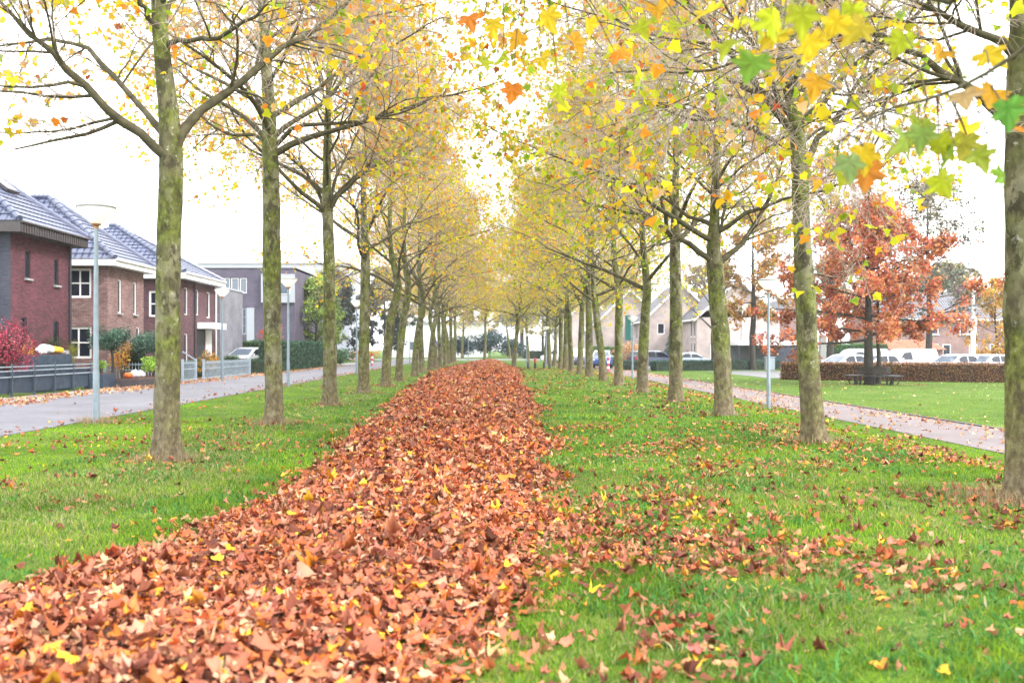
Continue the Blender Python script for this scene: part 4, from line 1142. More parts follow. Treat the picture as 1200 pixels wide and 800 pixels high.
def build_lamps():
    g = 'street lamps along the house road'
    a = lamp('tall blue grey lamp post with wide white bowl, nearest one, among the standard trees', -8.0, 19.1, 4.36, g)
    for x, y, l, sc in ((-8.0, 37.0, 'white bowl lamp post on the grass right beside the slim plane trunk', .97),
                        (-8.0, 55.5, 'white bowl lamp post in front of the round green tree', .98),
                        (-7.95, 73, 'white bowl lamp post with thin pole between two plane trunks past the green tree', .98),
                        (-8.0, 91, 'far white bowl lamp in the gap with the pale water blue background', 1.0),
                        (-8.1, 104, 'farthest white bowl lamp on the grass of the house road', .98),
                        (-12.75, 44.6, 'white flat topped lamp at the wall end of the third brick house', .98),
                        (-22.6, 91, 'small white bowl lamp standing in front of the modern block wall', .98)):
        dup(a, (x, y, 0), .7, sc, l, g)
    g = 'street lamps along the footpath'
    for x, y, l, sc in ((8.42, 29, 'white bowl lamp post on the grass edge of the footpath, before the carport', .905),
                        (8.15, 55.5, 'white bowl lamp post with a teal sign fixed near its top', .84),
                        (7.95, 82, 'white bowl lamp among the far footpath trunks, above the parked van', .81),
                        (8.2, 108, 'distant white bowl lamp behind the farthest footpath trunks', .85),
                        (28.2, 85, 'thin white bowl lamp beside the blue grey board fence', .8),
                        (-3.0, 114, 'white lamp in front of the dark shrubs past the end of the leaf strip', .9),
                        (2.75, 78, 'short white lamp standing behind the small bollards', .62),
                        (4.7, 84, 'white lamp between the bollards and the willow curtain', .78)):
        dup(a, (x, y, float(gz(x))), .3, sc, l, g)
    # teal sign on the second footpath lamp
    t = thing('street_sign', 'teal name sign fixed edge-on near the top of a lamp post', 'sign', (8.15, 55.5, -.35))
    t.location = (8.15, 55.5, -.35)
    m = M('teal_panel', (.04, .22, .22), .5)
    MB().obox((-.26, -.02, 3.05), .18, .02, .72, (.8, -.6, 0), (.6, .8, 0)).build('panel', m, t, bevel=.008)
    MB().box(-.1, .08, -.09, -.065, 2.5, 2.56).box(-.1, .08, -.09, -.065, 3.5, 3.56).build('bracket', MT['galv'], t)
    # blue sign by the left row
    t = thing('traffic_sign', 'small square blue traffic sign on a thin pole among the far trunks', 'sign', (-5.85, 96, 0))
    MB().tube([(0, 0, -.1), (0, 0, 2.6)], .03, 8).build('pole', MT['galv'], t)
    MB().box(-.17, .17, -.05, -.03, 1.75, 2.25).build('panel', M('blue_panel', (.08, .16, .55), .45), t, bevel=.006)

# ================================================================== the house side
def build_left():
    # house one
    h1 = [(1.02, 1.42, 4.05, 5.08), (3.3, 3.68, 3.95, 4.98), (.75, 1.15, .6, 2.62), (3.25, 3.7, 1.2, 2.55)]
    t, O = hip_house('brick_house', 'dark red brick house with narrow black windows and brown slatted eaves', -17.0, 33.4, 38.05, 9, 5.92, 4.1, 3.2, .55, 'brick_red', h1, [], 'darkpaint', 'fascia', sidemat='brick_red_shaded', fh=.36, slats=True, sill='concrete')
    MB().tube([(.08, 2.22, 0), (.08, 2.22, 5.6)], .05, 8).build('downpipe', MT['darkpaint'], t)
    k = MB()
    a = np.array([.55 - 4.1 * .55, .2, 3.2 * .55 + 5.98]); ex = np.array([0, 1., 0]); sl = nrm(np.array([-4.1, 0, 3.2])); nn = np.cross(ex, sl) * -1
    if nn[2] < 0: nn = -nn
    k.obox(a + nn * .07, .45, .6, .05, ex, sl, nn); sk = k.build('skylight', MT['fascia'], t)
    k = MB(); k.obox(a + nn * .125, .38, .52, .008, ex, sl, nn); k.build('pane', MT['glass_pale'], sk)
    # house two
    h2 = [(1.15, 1.55, 3.1, 4.62), (3.0, 3.38, 3.1, 4.62), (3.35, 3.8, .5, 2.5)]
    hip_house('brick_house', 'pinkish brown brick house with white eaves and large white four pane windows', -17.0, 41.8, 46.1, 8, 5.38, 4.1, 3.1, .5, 'brick_pink', h2, [(6.25, 7.28, 3.72, 5.02), (6.1, 7.3, 1.05, 2.45)], 'white', 'white', fh=.26, sill='concrete', sidegrid=(2, 2))
    # house three
    h3 = [(1.0, 1.55, 3.35, 4.85), (3.05, 3.5, 3.4, 4.85), (5.05, 5.7, 3.3, 4.85), (1.0, 1.55, .45, 2.3)]
    t, O = hip_house('brick_house', 'plum brick house with white eaves, dark downpipe and flat porch canopy', -17.0, 51.2, 58.0, 8, 5.55, 5.2, 3.0, .5, 'brick_plum', h3, [(6.4, 7.2, 3.2, 4.6)], 'white', 'white', fh=.30)
    k = MB(); k.box(.02, .9, -.25, 2.6, 2.62, 2.98); k.build('canopy', MT['white'], t, bevel=.01)
    k = MB(); k.tube([(.07, -.75, 0), (.07, -.75, 5.3)], .05, 8); k.build('downpipe', MT['darkpaint'], t)
    k = MB(); k.tube([(.07, 3.3, 0), (.07, 3.3, 5.3)], .05, 8); k.build('downpipe', MT['white'], t)
    d = MB(); d.box(.004, .03, -.2, 1.0, 0, 2.5); dr = d.build('door', MT['darkpaint'], t); MB().tube([(.06, .85, 1.0), (.06, .85, 1.3)], .015, 6).build('handle', MT['galv'], dr)
    d = MB(); d.box(.004, .05, 1.35, 2.5, 0, 2.6); d.build('side_panel', MT['white'], t)
    # modern block
    t = thing('apartment_block', 'modern flat roofed dark brick block with pale cladding bay', 'building', (-17, 75, 0))
    O = np.array([-17., 75, 0])
    holes = [(13.62, 14.16, 5.85, 7.05), (14.26, 14.86, 5.85, 7.05), (14.95, 15.5, 5.85, 7.05), (15.12, 15.46, 2.6, 4.65)]
    mb = MB(); wall_panel(mb, (-18, 0, 0), (1, 0, 0), (0, -1, 0), 19.3, -.1, 7.85, holes); wall_panel(mb, (1.3, 0, 0), (0, 1, 0), (1, 0, 0), 14, -.1, 7.85); wall_panel(mb, (-18, 14, 0), (1, 0, 0), (0, 1, 0), 19.3, -.1, 7.85)
    mb.box(-18, 1.3, .1, 14, 7.7, 7.84)
    mb.build('wall', MT['brick_grey'], t)
    for h in holes[:3]: window(t, (-18, 0, 0), (1, 0, 0), (0, -1, 0), h, 'white', 'glass_pale', fw=.06)
    window(t, (-18, 0, 0), (1, 0, 0), (0, -1, 0), holes[3], 'clad', 'glass_pale', ny=3, fw=.07)
    MB().box(-18.08, 1.38, -.08, 14.08, 7.85, 7.97).build('roof_trim', MT['clad'], t)
    k = MB(); k.box(-2.50, -1.9, -.06, -.004, .2, 4.7); k.build('cladding', MT['clad'], t)
    # upper pale bay
    k = MB(); k.box(-1.3, 1.32, -.3, -.01, 5.1, 7.35); b = k.build('bay', MT['clad'], t)
    for x0 in (-.95, .15):
        f = MB(); f.box(x0, x0 + .85, -.34, -.303, 5.75, 6.95); w = f.build('window', MT['white'], t)
        MB().box(x0 + .06, x0 + .79, -.362, -.342, 5.81, 6.89).build('pane', MT['glass_pale'], w)
    # lower annex on the road
    mb = MB(); z = 5.26
    wall_panel(mb, (0, -16, 0), (0, 1, 0), (1, 0, 0), 5.3, -.1, z, [])
    wall_panel(mb, (-4, -16, 0), (1, 0, 0), (0, -1, 0), 4, -.1, z, []); wall_panel(mb, (-4, -10.7, 0), (1, 0, 0), (0, 1, 0), 4, -.1, z)
    mb.build('annex_wall', MT['brick_lightgrey'], t)
    MB().box(-4.05, .05, -16.05, -10.65, z, z + .12).build('annex_roof', MT['clad'], t)
    # pale buildings far behind
    t = thing('office_building', 'pale grey building rising hazily behind the modern block', 'building', (-30, 125, 0))
    mb = MB(); hs = [(x, x + 2.2, zz, zz + 1.5) for x in (1.5, 5, 8.5, 12, 15.5) for zz in (2, 5.2, 8.4)]
    wall_panel(mb, (-9, 0, 0), (1, 0, 0), (0, -1, 0), 20, -.1, 12.6, hs); wall_panel(mb, (11, 0, 0), (0, 1, 0), (1, 0, 0), 14, -.1, 12.6); mb.box(-9, 11, .1, 14, 12.4, 12.59)
    mb.build('wall', MT['clad'], t)
    for h in hs: window(t, (-9, 0, 0), (1, 0, 0), (0, -1, 0), h, 'white', 'glass_pale')
    MB().box(-9.1, 11.1, -.1, 14, 12.6, 12.8).build('roof_trim', MT['concrete'], t)
    t = thing('white_building', 'low white building closing the view at the end of the avenue', 'building', (-9, 158, 0))
    mb = MB(); hs = [(3 + 3.4 * i, 5 + 3.4 * i, 1.2, 2.6) for i in range(4)]
    wall_panel(mb, (-8, 0, 0), (1, 0, 0), (0, -1, 0), 16, -.1, 5.6, hs); wall_panel(mb, (8, 0, 0), (0, 1, 0), (1, 0, 0), 9, -.1, 5.6)
    mb.build('wall', MT['white'], t); MB().box(-8.3, 8.3, -.3, 9.3, 5.6, 5.9).build('roof', MT['concrete'], t)
    for h in hs: window(t, (-8, 0, 0), (1, 0, 0), (0, -1, 0), h, 'concrete', 'glass_pale')
    # ------------------------------------------------ gardens
    # dark rail fence with slate sheets behind
    t = thing('rail_fence', 'dark blue grey rail fence with knobbed posts beside the leaf drift', 'fence', (-14.75, 30, 0))
    y = 26.2
    k = MB()
    for z in (.93, .80, .62): k.bar((0, -4, z), (0, 4.9, z), .035, .03)
    k.build('rail', MT['lightmetal'], t)
    n = 0
    while y < 34.9:
        p = MB(); p.box(-.03, .03, y - 30 - .03, y - 30 + .03, -.05, .97); p.lathe([(0, 1.03), (.03, 1.0), (.03, .975), (.0, .97)], 8, (0, y - 30, 0)); p.build('post', MT['fence'], t); y += 1.42
    s = MB(); s.box(-.10, -.07, -4, 4.9, .12, .76); s.build('panel', MT['slate'], t)
    t = thing('planter_wall', 'tall slate blue garden box wall behind the dark rail fence', 'garden wall', (-16.0, 32.6, 0))
    MB().box(-.5, .5, -.7, 2.3, 0, 1.28).build('box', MT['slate'], t, bevel=.015)
    MB().box(-.44, .44, -.64, 2.24, 1.281, 1.30).build('soil', MT['litter'], t)
    t = thing('planter_box', 'low slate box closing the end of the dark rail fence', 'planter', (-14.75, 35.6, 0))
    MB().box(-.35, .35, -.6, .55, 0, .55).build('box', MT['slate'], t, bevel=.012)
    MB().box(-.29, .29, -.54, .49, .551, .57).build('soil', MT['litter'], t)
    # objects on the planter
    t = thing('cloth_bundle', 'white bundle lying on the tall slate garden box', 'bundle', (-15.75, 33.35, 1.28))
    bl = lambda sx, sy, sz, m, c, par, nm: blob(nm, c, (sx, sy, sz), m, par)
    bl(.30, .34, .19, 'white', (0, 0, .17), t, 'body'); bl(.14, .12, .10, 'white', (.05, -.3, .09), t, 'end')
    t = thing('cloth_bundle', 'yellow bundle lying on the tall slate garden box beside the white one', 'bundle', (-15.72, 34.05, 1.28))
    MT['yellow'] = M('yellow_cloth', (.75, .42, .02), .8, noise=.15)
    bl(.26, .40, .15, 'yellow', (0, 0, .14), t, 'body'); bl(.10, .10, .09, 'white', (.02, .42, .08), t, 'end')
    t = thing('paving_stone', 'grey white stone block at the end of the slate garden box', 'stone', (-15.72, 34.7, 1.28))
    MB().box(-.16, .16, -.14, .14, 0, .14).build('stone', MT['concrete'], t, bevel=.03)
    # raised bed with pumpkin
    t = thing('raised_bed', 'low grey kerbed flower bed with a bright green shrub', 'planter', (-14.0, 38.2, 0))
    MB().box(-.55, .55, -2.1, 2.6, 0, .32).build('kerb_wall', MT['fascia'], t, bevel=.015); MB().box(-.47, .47, -2.02, 2.52, .321, .34).build('soil', MT['litter'], t)
    MT['orange'] = M('pumpkin_skin', (.65, .14, .02), .45, noise=.15)
    t = thing('pumpkin', 'orange pumpkin on the low flower bed right behind the lamp post', 'pumpkin', (-14.15, 36.75, .33))
    pumpkin(t)
    for (dx, dy, q, w) in ((0, 0, .17, 'touching the orange pumpkin on the flower bed'), (.03, .42, .15, 'in the middle of three on the flower bed'), (-.03, .80, .13, 'on the flower bed nearest the lime green shrub')):
        t = thing('white_sack', 'small white sack ' + w, 'sack', (-14.1 + dx, 37.3 + dy, .33), 0, 'white sacks on the flower bed')
        blob('cloth', (0, 0, q * .8), (q * 1.2, q * 1.3, q), 'white', t)
        MB().tube([(0, 0, q * 1.6), (.02, .01, q * 1.85), (.05, .02, q * 1.95)], [.03, .022, .035], 7).build('neck', MT['white'], t, smooth=True)
    # wire gate fences in pale blue steel
    def pickets(name, label, a, b, h, cat, grp=None, step=.13):
        a = np.array(a, float); b = np.array(b, float); L = np.linalg.norm(b - a); d = (b - a) / L; t = thing(name, label, cat, a, 0, grp)
        r = MB()
        for z in (.12, h * .62, h - .10): r.bar(d * .04 + np.array([0, 0, z]), d * (L - .04) + np.array([0, 0, z]), .035, .04)
        r.build('rail', MT['lightmetal'], t)
        k = MB(); n = int(L / step)
        for i in range(n):
            q = d * (L * (i + .5) / n); k.bar(q + np.array([.024, 0, .06]), q + np.array([.024, 0, h]), .018)
        k.build('slat', MT['lightmetal'], t)
        for q in (d * 0, d * L):
            p = MB(); p.box(q[0] - .045, q[0] + .045, q[1] - .045, q[1] + .045, -.05, h + .08); p.build('post', MT['lightmetal'], t)
        return t
    pickets('picket_fence', 'pale blue steel picket fence in front of the orange leaved shrub', (-13.35, 43.7, 0), (-13.35, 52.0, 0), .92, 'fence')
    t = pickets('garden_gate', 'pale steel garden gate with a sloping top rail seen past the big trunk', (-13.4, 40.9, 0), (-13.4, 42.7, 0), .95, 'gate')
    MB().bar((0, .05, 1.35), (0, 1.75, .98), .05).build('sloping_rail', MT['lightmetal'], t)
    pickets('picket_fence', 'pale steel picket fence running back behind the bright green shrub', (-14.6, 41.0, 0), (-16.8, 41.0, 0), .9, 'fence')
    # shrubs
    RED = [(4, (.40, .05, .10)), (3, (.30, .04, .075)), (2, (.48, .12, .14))]
    t = bush('fire_shrub', 'crimson spindle shrub in front of the dark red brick house', 'shrub', (-15.6, 30.5, 0), (1.05, 1.2, 1.25), 4200, (.05, .09), RED, 501, lift=.25, up=.1)
    stems_mesh('twigs', 503, (0, 0, .2), 90, 2.1, 1.15, .008, 'darkbark', t)
    OR = [(3, (.55, .26, .03)), (2, (.60, .36, .05)), (1, (.45, .14, .03))]
    bush('orange_shrub', 'small orange yellow shrub between the crimson shrub and the conifer', 'shrub', (-16.7, 33.8, .4), (.45, .5, .55), 900, (.05, .09), OR, 505, lift=.3)
    CON = [(3, (.045, .065, .03)), (2, (.07, .085, .03)), (1, (.10, .10, .035))]
    bush('dwarf_conifer', 'round dark green conifer standing above the slate garden box', 'conifer', (-16.7, 36.0, .6), (.50, .52, .62), 2600, (.05, .10), CON, 507, lift=.25, outline=OUT_BLADE)
    bush('gold_conifer', 'yellow green conical conifer beside the white ground floor window', 'conifer', (-16.55, 37.1, .4), (.42, .42, .62), 1800, (.05, .10), [(3, (.30, .28, .04)), (2, (.20, .22, .04))], 509, lift=.25, outline=OUT_BLADE)
    BG = [(3, (.22, .38, .04)), (2, (.30, .44, .06)), (1, (.14, .30, .04))]
    bush('green_shrub', 'bright lime green shrub in the low kerbed flower bed', 'shrub', (-14.05, 39.2, .33), (.50, .8, .42), 1500, (.06, .11), BG, 511, lift=.1)
    bush('green_shrub', 'small light green plant at the fence end by the lamp post', 'shrub', (-14.75, 35.65, .55), (.3, .35, .28), 380, (.05, .09), BG, 512, lift=.06)
    bush('orange_shrub', 'airy orange yellow shrub under the flat crowned tree by the white window', 'shrub', (-15.9, 40.6, 0), (.62, .62, .75), 900, (.06, .11), OR, 513, lift=.35)
    DG = [(3, (.045, .10, .065)), (2, (.075, .15, .10)), (1, (.14, .22, .17))]
    def standard(label, x, y, zb, rad, seed, n):
        t = thing('standard_tree', label, 'tree', (x, y, 0), 0, 'flat crowned standard trees')
        MB().tube([(0, 0, -.05), (.04, .02, .8), (0, -.02, zb), (.05, 0, zb + .5)], [.07, .055, .05, .03], 8).build('trunk', MT['darkbark'], t, smooth=True)
        bush_mesh('leaves', seed, (0, 0, zb + rad[2] * .6), rad, n, (.06, .11), DG, parent=t, lumps=14)
        stems_mesh('branches', seed + 1, (0, 0, zb - .2), 8, rad[2] * 1.3, rad[0] * .8, .02, parent=t)
    standard('flat crowned dark green standard tree, its trunk right behind the lamp post', -15.4, 38.3, 1.55, (.95, 1.0, .62), 521, 3200)
    standard('flat crowned grey green standard tree half hidden by the forked mossy trunk', -15.3, 41.6, 1.35, (.95, 1.1, .68), 523, 3400)
    DK = [(3, (.03, .075, .03)), (2, (.05, .11, .04)), (1, (.08, .15, .06))]
    hedge('hedge', 'narrow upright dark green hedge at the side of the pinkish house', (-16.4, 42.2, 0), (-15.6, 42.2, 0), .5, 1.45, DK, 531)
    hedge('hedge', 'clipped green hedge under the windows of the plum brick house', (-15.2, 47.5, 0), (-15.2, 56.5, 0), .6, .85, DK, 533, per=260, lsize=(.06, .11))
    hedge('hedge', 'tall dark green hedge along the road behind the second lamp post', (-13.75, 57.5, 0), (-13.75, 77, 0), 1.0, 1.92, [(3, (.035, .085, .05)), (2, (.06, .13, .075)), (1, (.10, .18, .12))], 535, per=170, lsize=(.10, .17))
    hedge('hedge', 'long leafy green hedge in front of the modern block and the white car', (-20.5, 66, 0), (-14.4, 66, 0), .9, 1.95, [(3, (.05, .12, .045)), (2, (.09, .17, .06))], 536, per=170, lsize=(.10, .17))
    hedge('box_hedge', 'low square clipped box hedge at the end of the steel picket fence', (-14.0, 54.3, 0), (-13.9, 56.6, 0), .9, .80, [(3, (.03, .07, .035)), (2, (.05, .10, .05))], 537, per=300, lsize=(.06, .1))
    hedge('box_hedge', 'low dark clipped hedge cube in front of the white car bonnet', (-15.2, 54.0, 0), (-14.6, 54.0, 0), .8, 1.05, DK, 539, per=320, lsize=(.06, .1))
    bush('orange_shrub', 'orange and green shrub behind the steel picket fence', 'shrub', (-14.3, 47.6, 0), (.62, .75, .72), 1100, (.07, .12), OR + [(3, (.14, .2, .04))], 541, lift=.2)
    bush('red_shrub', 'dull pink barberry shrub beside the low square box hedge', 'shrub', (-15.0, 56.3, 0), (.7, .7, .5), 700, (.06, .1), [(2, (.25, .10, .10)), (1, (.16, .10, .08))], 543, lift=.15)
    bush('maple_shrub', 'orange red maple shrub above the tall hedge beside the second lamp post', 'shrub', (-15.6, 66.5, .9), (1.15, 1.15, 1.3), 2200, (.08, .14), [(3, (.48, .09, .035)), (2, (.55, .15, .05))], 545, lift=.3)
    # round green tree and dark trees behind
    t = thing('garden_tree', 'round yellow green tree rising behind the tall dark hedge', 'tree', (-14.8, 79.5, 0))
    broad_tree(551, t, 6.9, 1.5, 3.0, [(3, (.19, .29, .06)), (3, (.27, .37, .09)), (1, (.36, .40, .11))], nlimb=26, nleaf=10500, lsize=(.11, .22), r0=.16, elev=(10, 60), shape=0, L2=1.0, L3=.5)
    for i, (x, y, H, r, s) in enumerate(((-17.5, 104, 9.5, 3.6, 561), (-12.8, 112, 10.5, 3.8, 562), (-21, 98, 8.5, 3.2, 563))):
        lab = ['dark bluish tree with bare twigs behind the round green tree', 'tall dark tree between the trunks past the third lamp', 'dark tree beside the pale far building, behind the maple shrub'][i]
        t = thing('dark_tree', lab, 'tree', (x, y, 0), 0, 'dark trees behind the gardens')
        broad_tree(s, t, H, 1.6, r, [(3, (.05, .07, .06)), (2, (.08, .10, .075)), (1, (.12, .13, .09))], nlimb=24, nleaf=12000, lsize=(.16, .32), r0=.22, shape=0, L2=1.5, L3=.7)
    bush('green_shrub', 'low mixed green shrub past the end of the tall road hedge', 'shrub', (-13.9, 86, 0), (1.2, 2.2, .95), 2200, (.12, .2), [(3, (.07, .15, .07)), (2, (.10, .19, .08))], 571, lift=.1)
    bush('orange_shrub', 'low amber shrub at the road bend behind the red striped post', 'shrub', (-13.2, 97, 0), (2.0, 1.5, .75), 1300, (.12, .2), OR, 573, lift=.05)

def blob(name, c, rad, mat, parent, seed=0):
    """soft lumpy bundle"""
    bm = bmesh.new(); bmesh.ops.create_icosphere(bm, subdivisions=3, radius=1)
    for v in bm.verts:
        p = v.co; k = 1 + .10 * math.sin(5 * p.x + 2 * p.y) * math.cos(4 * p.z + c[1] * 3) + .05 * math.sin(9 * p.y + p.x * 3)
        z = p.z * (1 if p.z > 0 else .75)
        v.co = (c[0] + p.x * rad[0] * k, c[1] + p.y * rad[1] * k, max(0, c[2] + z * rad[2] * k))
    for f in bm.faces: f.smooth = True
    me = bpy.data.meshes.new(name); bm.to_mesh(me); bm.free()
    return link(name, me, MT[mat], parent)

def pumpkin(t):
    bm = bmesh.new(); bmesh.ops.create_uvsphere(bm, u_segments=40, v_segments=16, radius=1)
    for v in bm.verts:
        a = math.atan2(v.co.y, v.co.x); r = math.hypot(v.co.x, v.co.y)
        k = 1 + .07 * math.cos(a * 10) * r
        v.co = (v.co.x * .17 * k, v.co.y * .17 * k, .13 + v.co.z * .135 - .03 * (1 - r) * (1 if v.co.z > 0 else -.5))
    for f in bm.faces: f.smooth = True
    me = bpy.data.meshes.new('flesh'); bm.to_mesh(me); bm.free(); link('flesh', me, MT['orange'], t)
    MB().tube([(0, 0, .22), (.01, 0, .28), (.04, .01, .31)], [.03, .02, .024], 7).build('stalk', MT['branch'], t, smooth=True)
# ================================================================== cars
def car(label, x, y, rz, paint, kind='hatch', z=None, rough=.25, two_tone=None, name='parked_car', cat='car', group=None):
    """side outline pushed across the width with tumblehome; glass, lamps, wheels as parts. Front points to local +X"""
    t = thing(name, label, cat, (x, y, float(gz(x)) if z is None else z), rz, group)
    pm = M('car_paint', paint, rough, .1, spec=.7)
    if kind == 'van':
        Lh, top, W = 2.2, 1.82, .90
        low = [(-2.15, .28), (2.1, .25), (2.2, .45), (2.18, .72), (1.95, .92), (1.35, 1.06), (-2.2, 1.06), (-2.22, .5)]
        gh = [(1.40, 1.06), (.75, 1.68), (.55, top - .06), (.2, top), (-2.0, top), (-2.14, top - .10), (-2.2, 1.06)]
        panes = [[(1.18, 1.10), (.70, 1.56), (.1, 1.60), (.1, 1.10)]]
        ws = ((1.34, 1.10), (.74, 1.66)); rear = ((-2.2, 1.12), (-2.13, 1.62)); wx = (1.38, -1.42)
    elif kind == 'suv':
        Lh, top, W = 2.25, 1.66, .91
        low = [(-2.2, .34), (2.15, .32), (2.25, .5), (2.2, .82), (1.9, .98), (1.15, 1.06), (-2.2, 1.08), (-2.27, .6)]
        gh = [(1.2, 1.06), (.45, 1.56), (.1, top), (-1.5, top - .02), (-1.85, top - .1), (-2.2, 1.08)]
        panes = [[(.95, 1.10), (.42, 1.50), (-.25, 1.55), (-.25, 1.10)], [(-.33, 1.10), (-.33, 1.55), (-1.15, 1.55), (-1.15, 1.10)], [(-1.23, 1.12), (-1.23, 1.54), (-1.5, 1.50), (-1.82, 1.14)]]
        ws = ((1.14, 1.09), (.47, 1.54)); rear = ((-2.18, 1.12), (-1.87, 1.54)); wx = (1.4, -1.38)
    else:
        Lh, top, W = 2.05, 1.46, .86
        low = [(-1.95, .26), (1.95, .22), (2.05, .42), (2.02, .66), (1.75, .80), (1.0, .93), (-1.9, .96), (-2.05, .8), (-2.07, .45)]
        gh = [(1.05, .93), (.25, 1.38), (-.15, top), (-1.05, top - .02), (-1.5, top - .14), (-1.98, .96)]
        panes = [[(.80, .97), (.20, 1.32), (-.35, 1.37), (-.35, .97)], [(-.43, .97), (-.43, 1.37), (-1.0, 1.35), (-1.2, 1.25), (-1.35, .99)]]
        ws = ((.99, .955), (.27, 1.365)); rear = ((-1.94, 1.0), (-1.52, 1.31)); wx = (1.28, -1.26)
    def inset(z): return W - .03 - max(0, z - 1.0) * .30
    def shell(out, mat, nm, belt_w, bev):
        mb = MB(); n = len(out)
        l = [(px, belt_w(pz), pz) for px, pz in out]; r = [(px, -belt_w(pz), pz) for px, pz in out]
        ccw = sum(out[i][0] * out[(i + 1) % n][1] - out[(i + 1) % n][0] * out[i][1] for i in range(n)) > 0
        mb.face(l[::-1] if ccw else l); mb.face(r if ccw else r[::-1])
        for i in range(n):
            j = (i + 1) % n
            q = [l[i], l[j], r[j], r[i]]
            mb.face(q if ccw else q[::-1])
        return mb.build(nm, mat, t, smooth=True, bevel=bev)
    shell(low, M('lower_paint', two_tone, rough, .1, spec=.7) if two_tone else pm, 'body', lambda z: W - (.05 if z < .5 else 0) - max(0, z - .8) * .1, .05)
    shell(gh, pm, 'roof', inset, .04)
    for p in panes:
        for sgn in (1, -1):
            mb = MB(); f = [(px, sgn * (inset(pz) + .008), pz) for px, pz in p]
            g2 = [(px, sgn * (inset(pz) - .01), pz) for px, pz in p]
            mb.face(f if sgn < 0 else f[::-1])
            for i in range(len(p)):
                j = (i + 1) % len(p); mb.face([f[i], f[j], g2[j], g2[i]])
            mb.build('window', MT['glass'], t)
    for nm, ((xa, za), (xb, zb)) in (('windscreen', ws), ('rear_window', rear)):
        mb = MB(); d = np.array([zb - za, 0, -(xb - xa)]); d = d / np.linalg.norm(d)
        if (nm == 'windscreen') != (d[0] > 0): d = -d
        if nm == 'rear_window' and d[0] > 0: d = -d
        wa, wb = inset(za) - .10, inset(zb) - .10
        q = [np.array(v) + d * .012 for v in ((xa, -wa, za), (xa, wa, za), (xb, wb, zb), (xb, -wb, zb))]
        b2 = [v - d * .02 for v in q]
        mb.face(q)
        for i in range(4): mb.face([q[i], b2[i], b2[(i + 1) % 4], q[(i + 1) % 4]])
        mb.build(nm, MT['glass_pale'] if paint[0] > .5 and nm == 'windscreen' else MT['glass'], t)
    for sx in wx:
        for sgn in (1, -1):
            w = MB(); pr = [(.20, -.10), (.30, -.09), (.325, -.05), (.325, .05), (.30, .09), (.20, .10)]
            k = MB().lathe([(r, h) for r, h in pr], 22); k.V = [(v[0] + sx, sgn * (W - .09) + v[2] * 1.0, .325 + v[1]) for v in k.V]
            wo = link('wheel', None, None, t)
            ty = k.build('tyre', MT['tyre'], wo, smooth=True)
            k = MB().lathe([(0.0, .085), (.06, .09), (.09, .07), (.19, .085), (.205, .06), (.205, -.06), (0, -.06)], 18); k.V = [(v[0] + sx, sgn * (W - .09) + v[2] * sgn, .325 + v[1]) for v in k.V]
            k.build('rim', MT['rim'], wo, smooth=True)
    fx = Lh - .03
    for sgn in (1, -1):
        MB().obox((fx - .07, sgn * (W - .22), .68 if kind == 'hatch' else .80), .07, .17, .075).build('headlight', MT['headlamp'], t, bevel=.02)
        MB().obox((-Lh + .03, sgn * (W - .15), .85 if kind == 'hatch' else 1.0), .05, .12, .14).build('tail_light', MT['lampred'], t, bevel=.02)
        MB().obox((ws[0][0] - .25, sgn * (W + .06), ws[0][1] + .06), .06, .09, .06).build('mirror', pm, t, bevel=.02)
    MB().obox((fx + .02, 0, .42), .03, .45, .09).build('grille', MT['black'], t, bevel=.01)
    MB().obox((-Lh - .01, 0, .62), .012, .26, .06).build('number_plate', M('plate_yellow', (.6, .42, .04), .5), t)
    return t

def gable_house(name, label, x0, x1, y0, depth, ze, zr, wall, holes=(), frame='white', tile='tile_grey', side_holes=(), z=-.35, verge='white', over=.35, cat='house', group=None):
    """gable wall towards the viewer at y = Y0 from x0 to x1"""
    t = thing(name, label, cat, (x0, y0, z), 0, group); W = x1 - x0
    mb = MB()
    wall_panel(mb, (0, 0, 0), (1, 0, 0), (0, -1, 0), W, -.1, ze, holes)
    mb.face([(0, 0, ze), (W, 0, ze), (W / 2, 0, zr)], [(0, ze), (W, ze), (W / 2, zr)])
    wall_panel(mb, (0, 0, 0), (0, 1, 0), (-1, 0, 0), depth, -.1, ze, side_holes); wall_panel(mb, (W, 0, 0), (0, 1, 0), (1, 0, 0), depth, -.1, ze)
    wall_panel(mb, (0, depth, 0), (1, 0, 0), (0, 1, 0), W, -.1, ze); mb.face([(W, depth, ze), (0, depth, ze), (W / 2, depth, zr)])
    mb.build('wall', MT[wall], t)
    for h in holes: window(t, (0, 0, 0), (1, 0, 0), (0, -1, 0), h, frame, 'glass', nx=2 if h[1] - h[0] > 1.2 else 1, fw=.08)
    for h in side_holes: window(t, (0, 0, 0), (0, 1, 0), (-1, 0, 0), h, frame, 'glass', nx=2 if h[1] - h[0] > 1.2 else 1, fw=.10)
    k = (zr - ze) / (W / 2); e = over
    r0, r1 = (W / 2, -e, zr + .08), (W / 2, depth + e, zr + .08)
    a, b = (-e, -e, ze - e * k + .08), (-e, depth + e, ze - e * k + .08); c, d = (W + e, -e, ze - e * k + .08), (W + e, depth + e, ze - e * k + .08)
    rf = MB(); slope(rf, a, b, r0, r1); slope(rf, d, c, r1, r0); roof = rf.build('roof', MT[tile], t)
    v = MB()
    for p in (a, c):
        v.bar(np.array(p) + np.array([0, -.03, -.06]), np.array(r0) + np.array([0, -.03, -.06]), .04, .20)
    v.build('verge', MT[verge], t)
    gt = MB(); gt.tube([np.array(a) + np.array([-.04, 0, -.05]), np.array(b) + np.array([-.04, 0, -.05])], .07, 8); gt.build('gutter', MT[verge], t)
    return t, roof

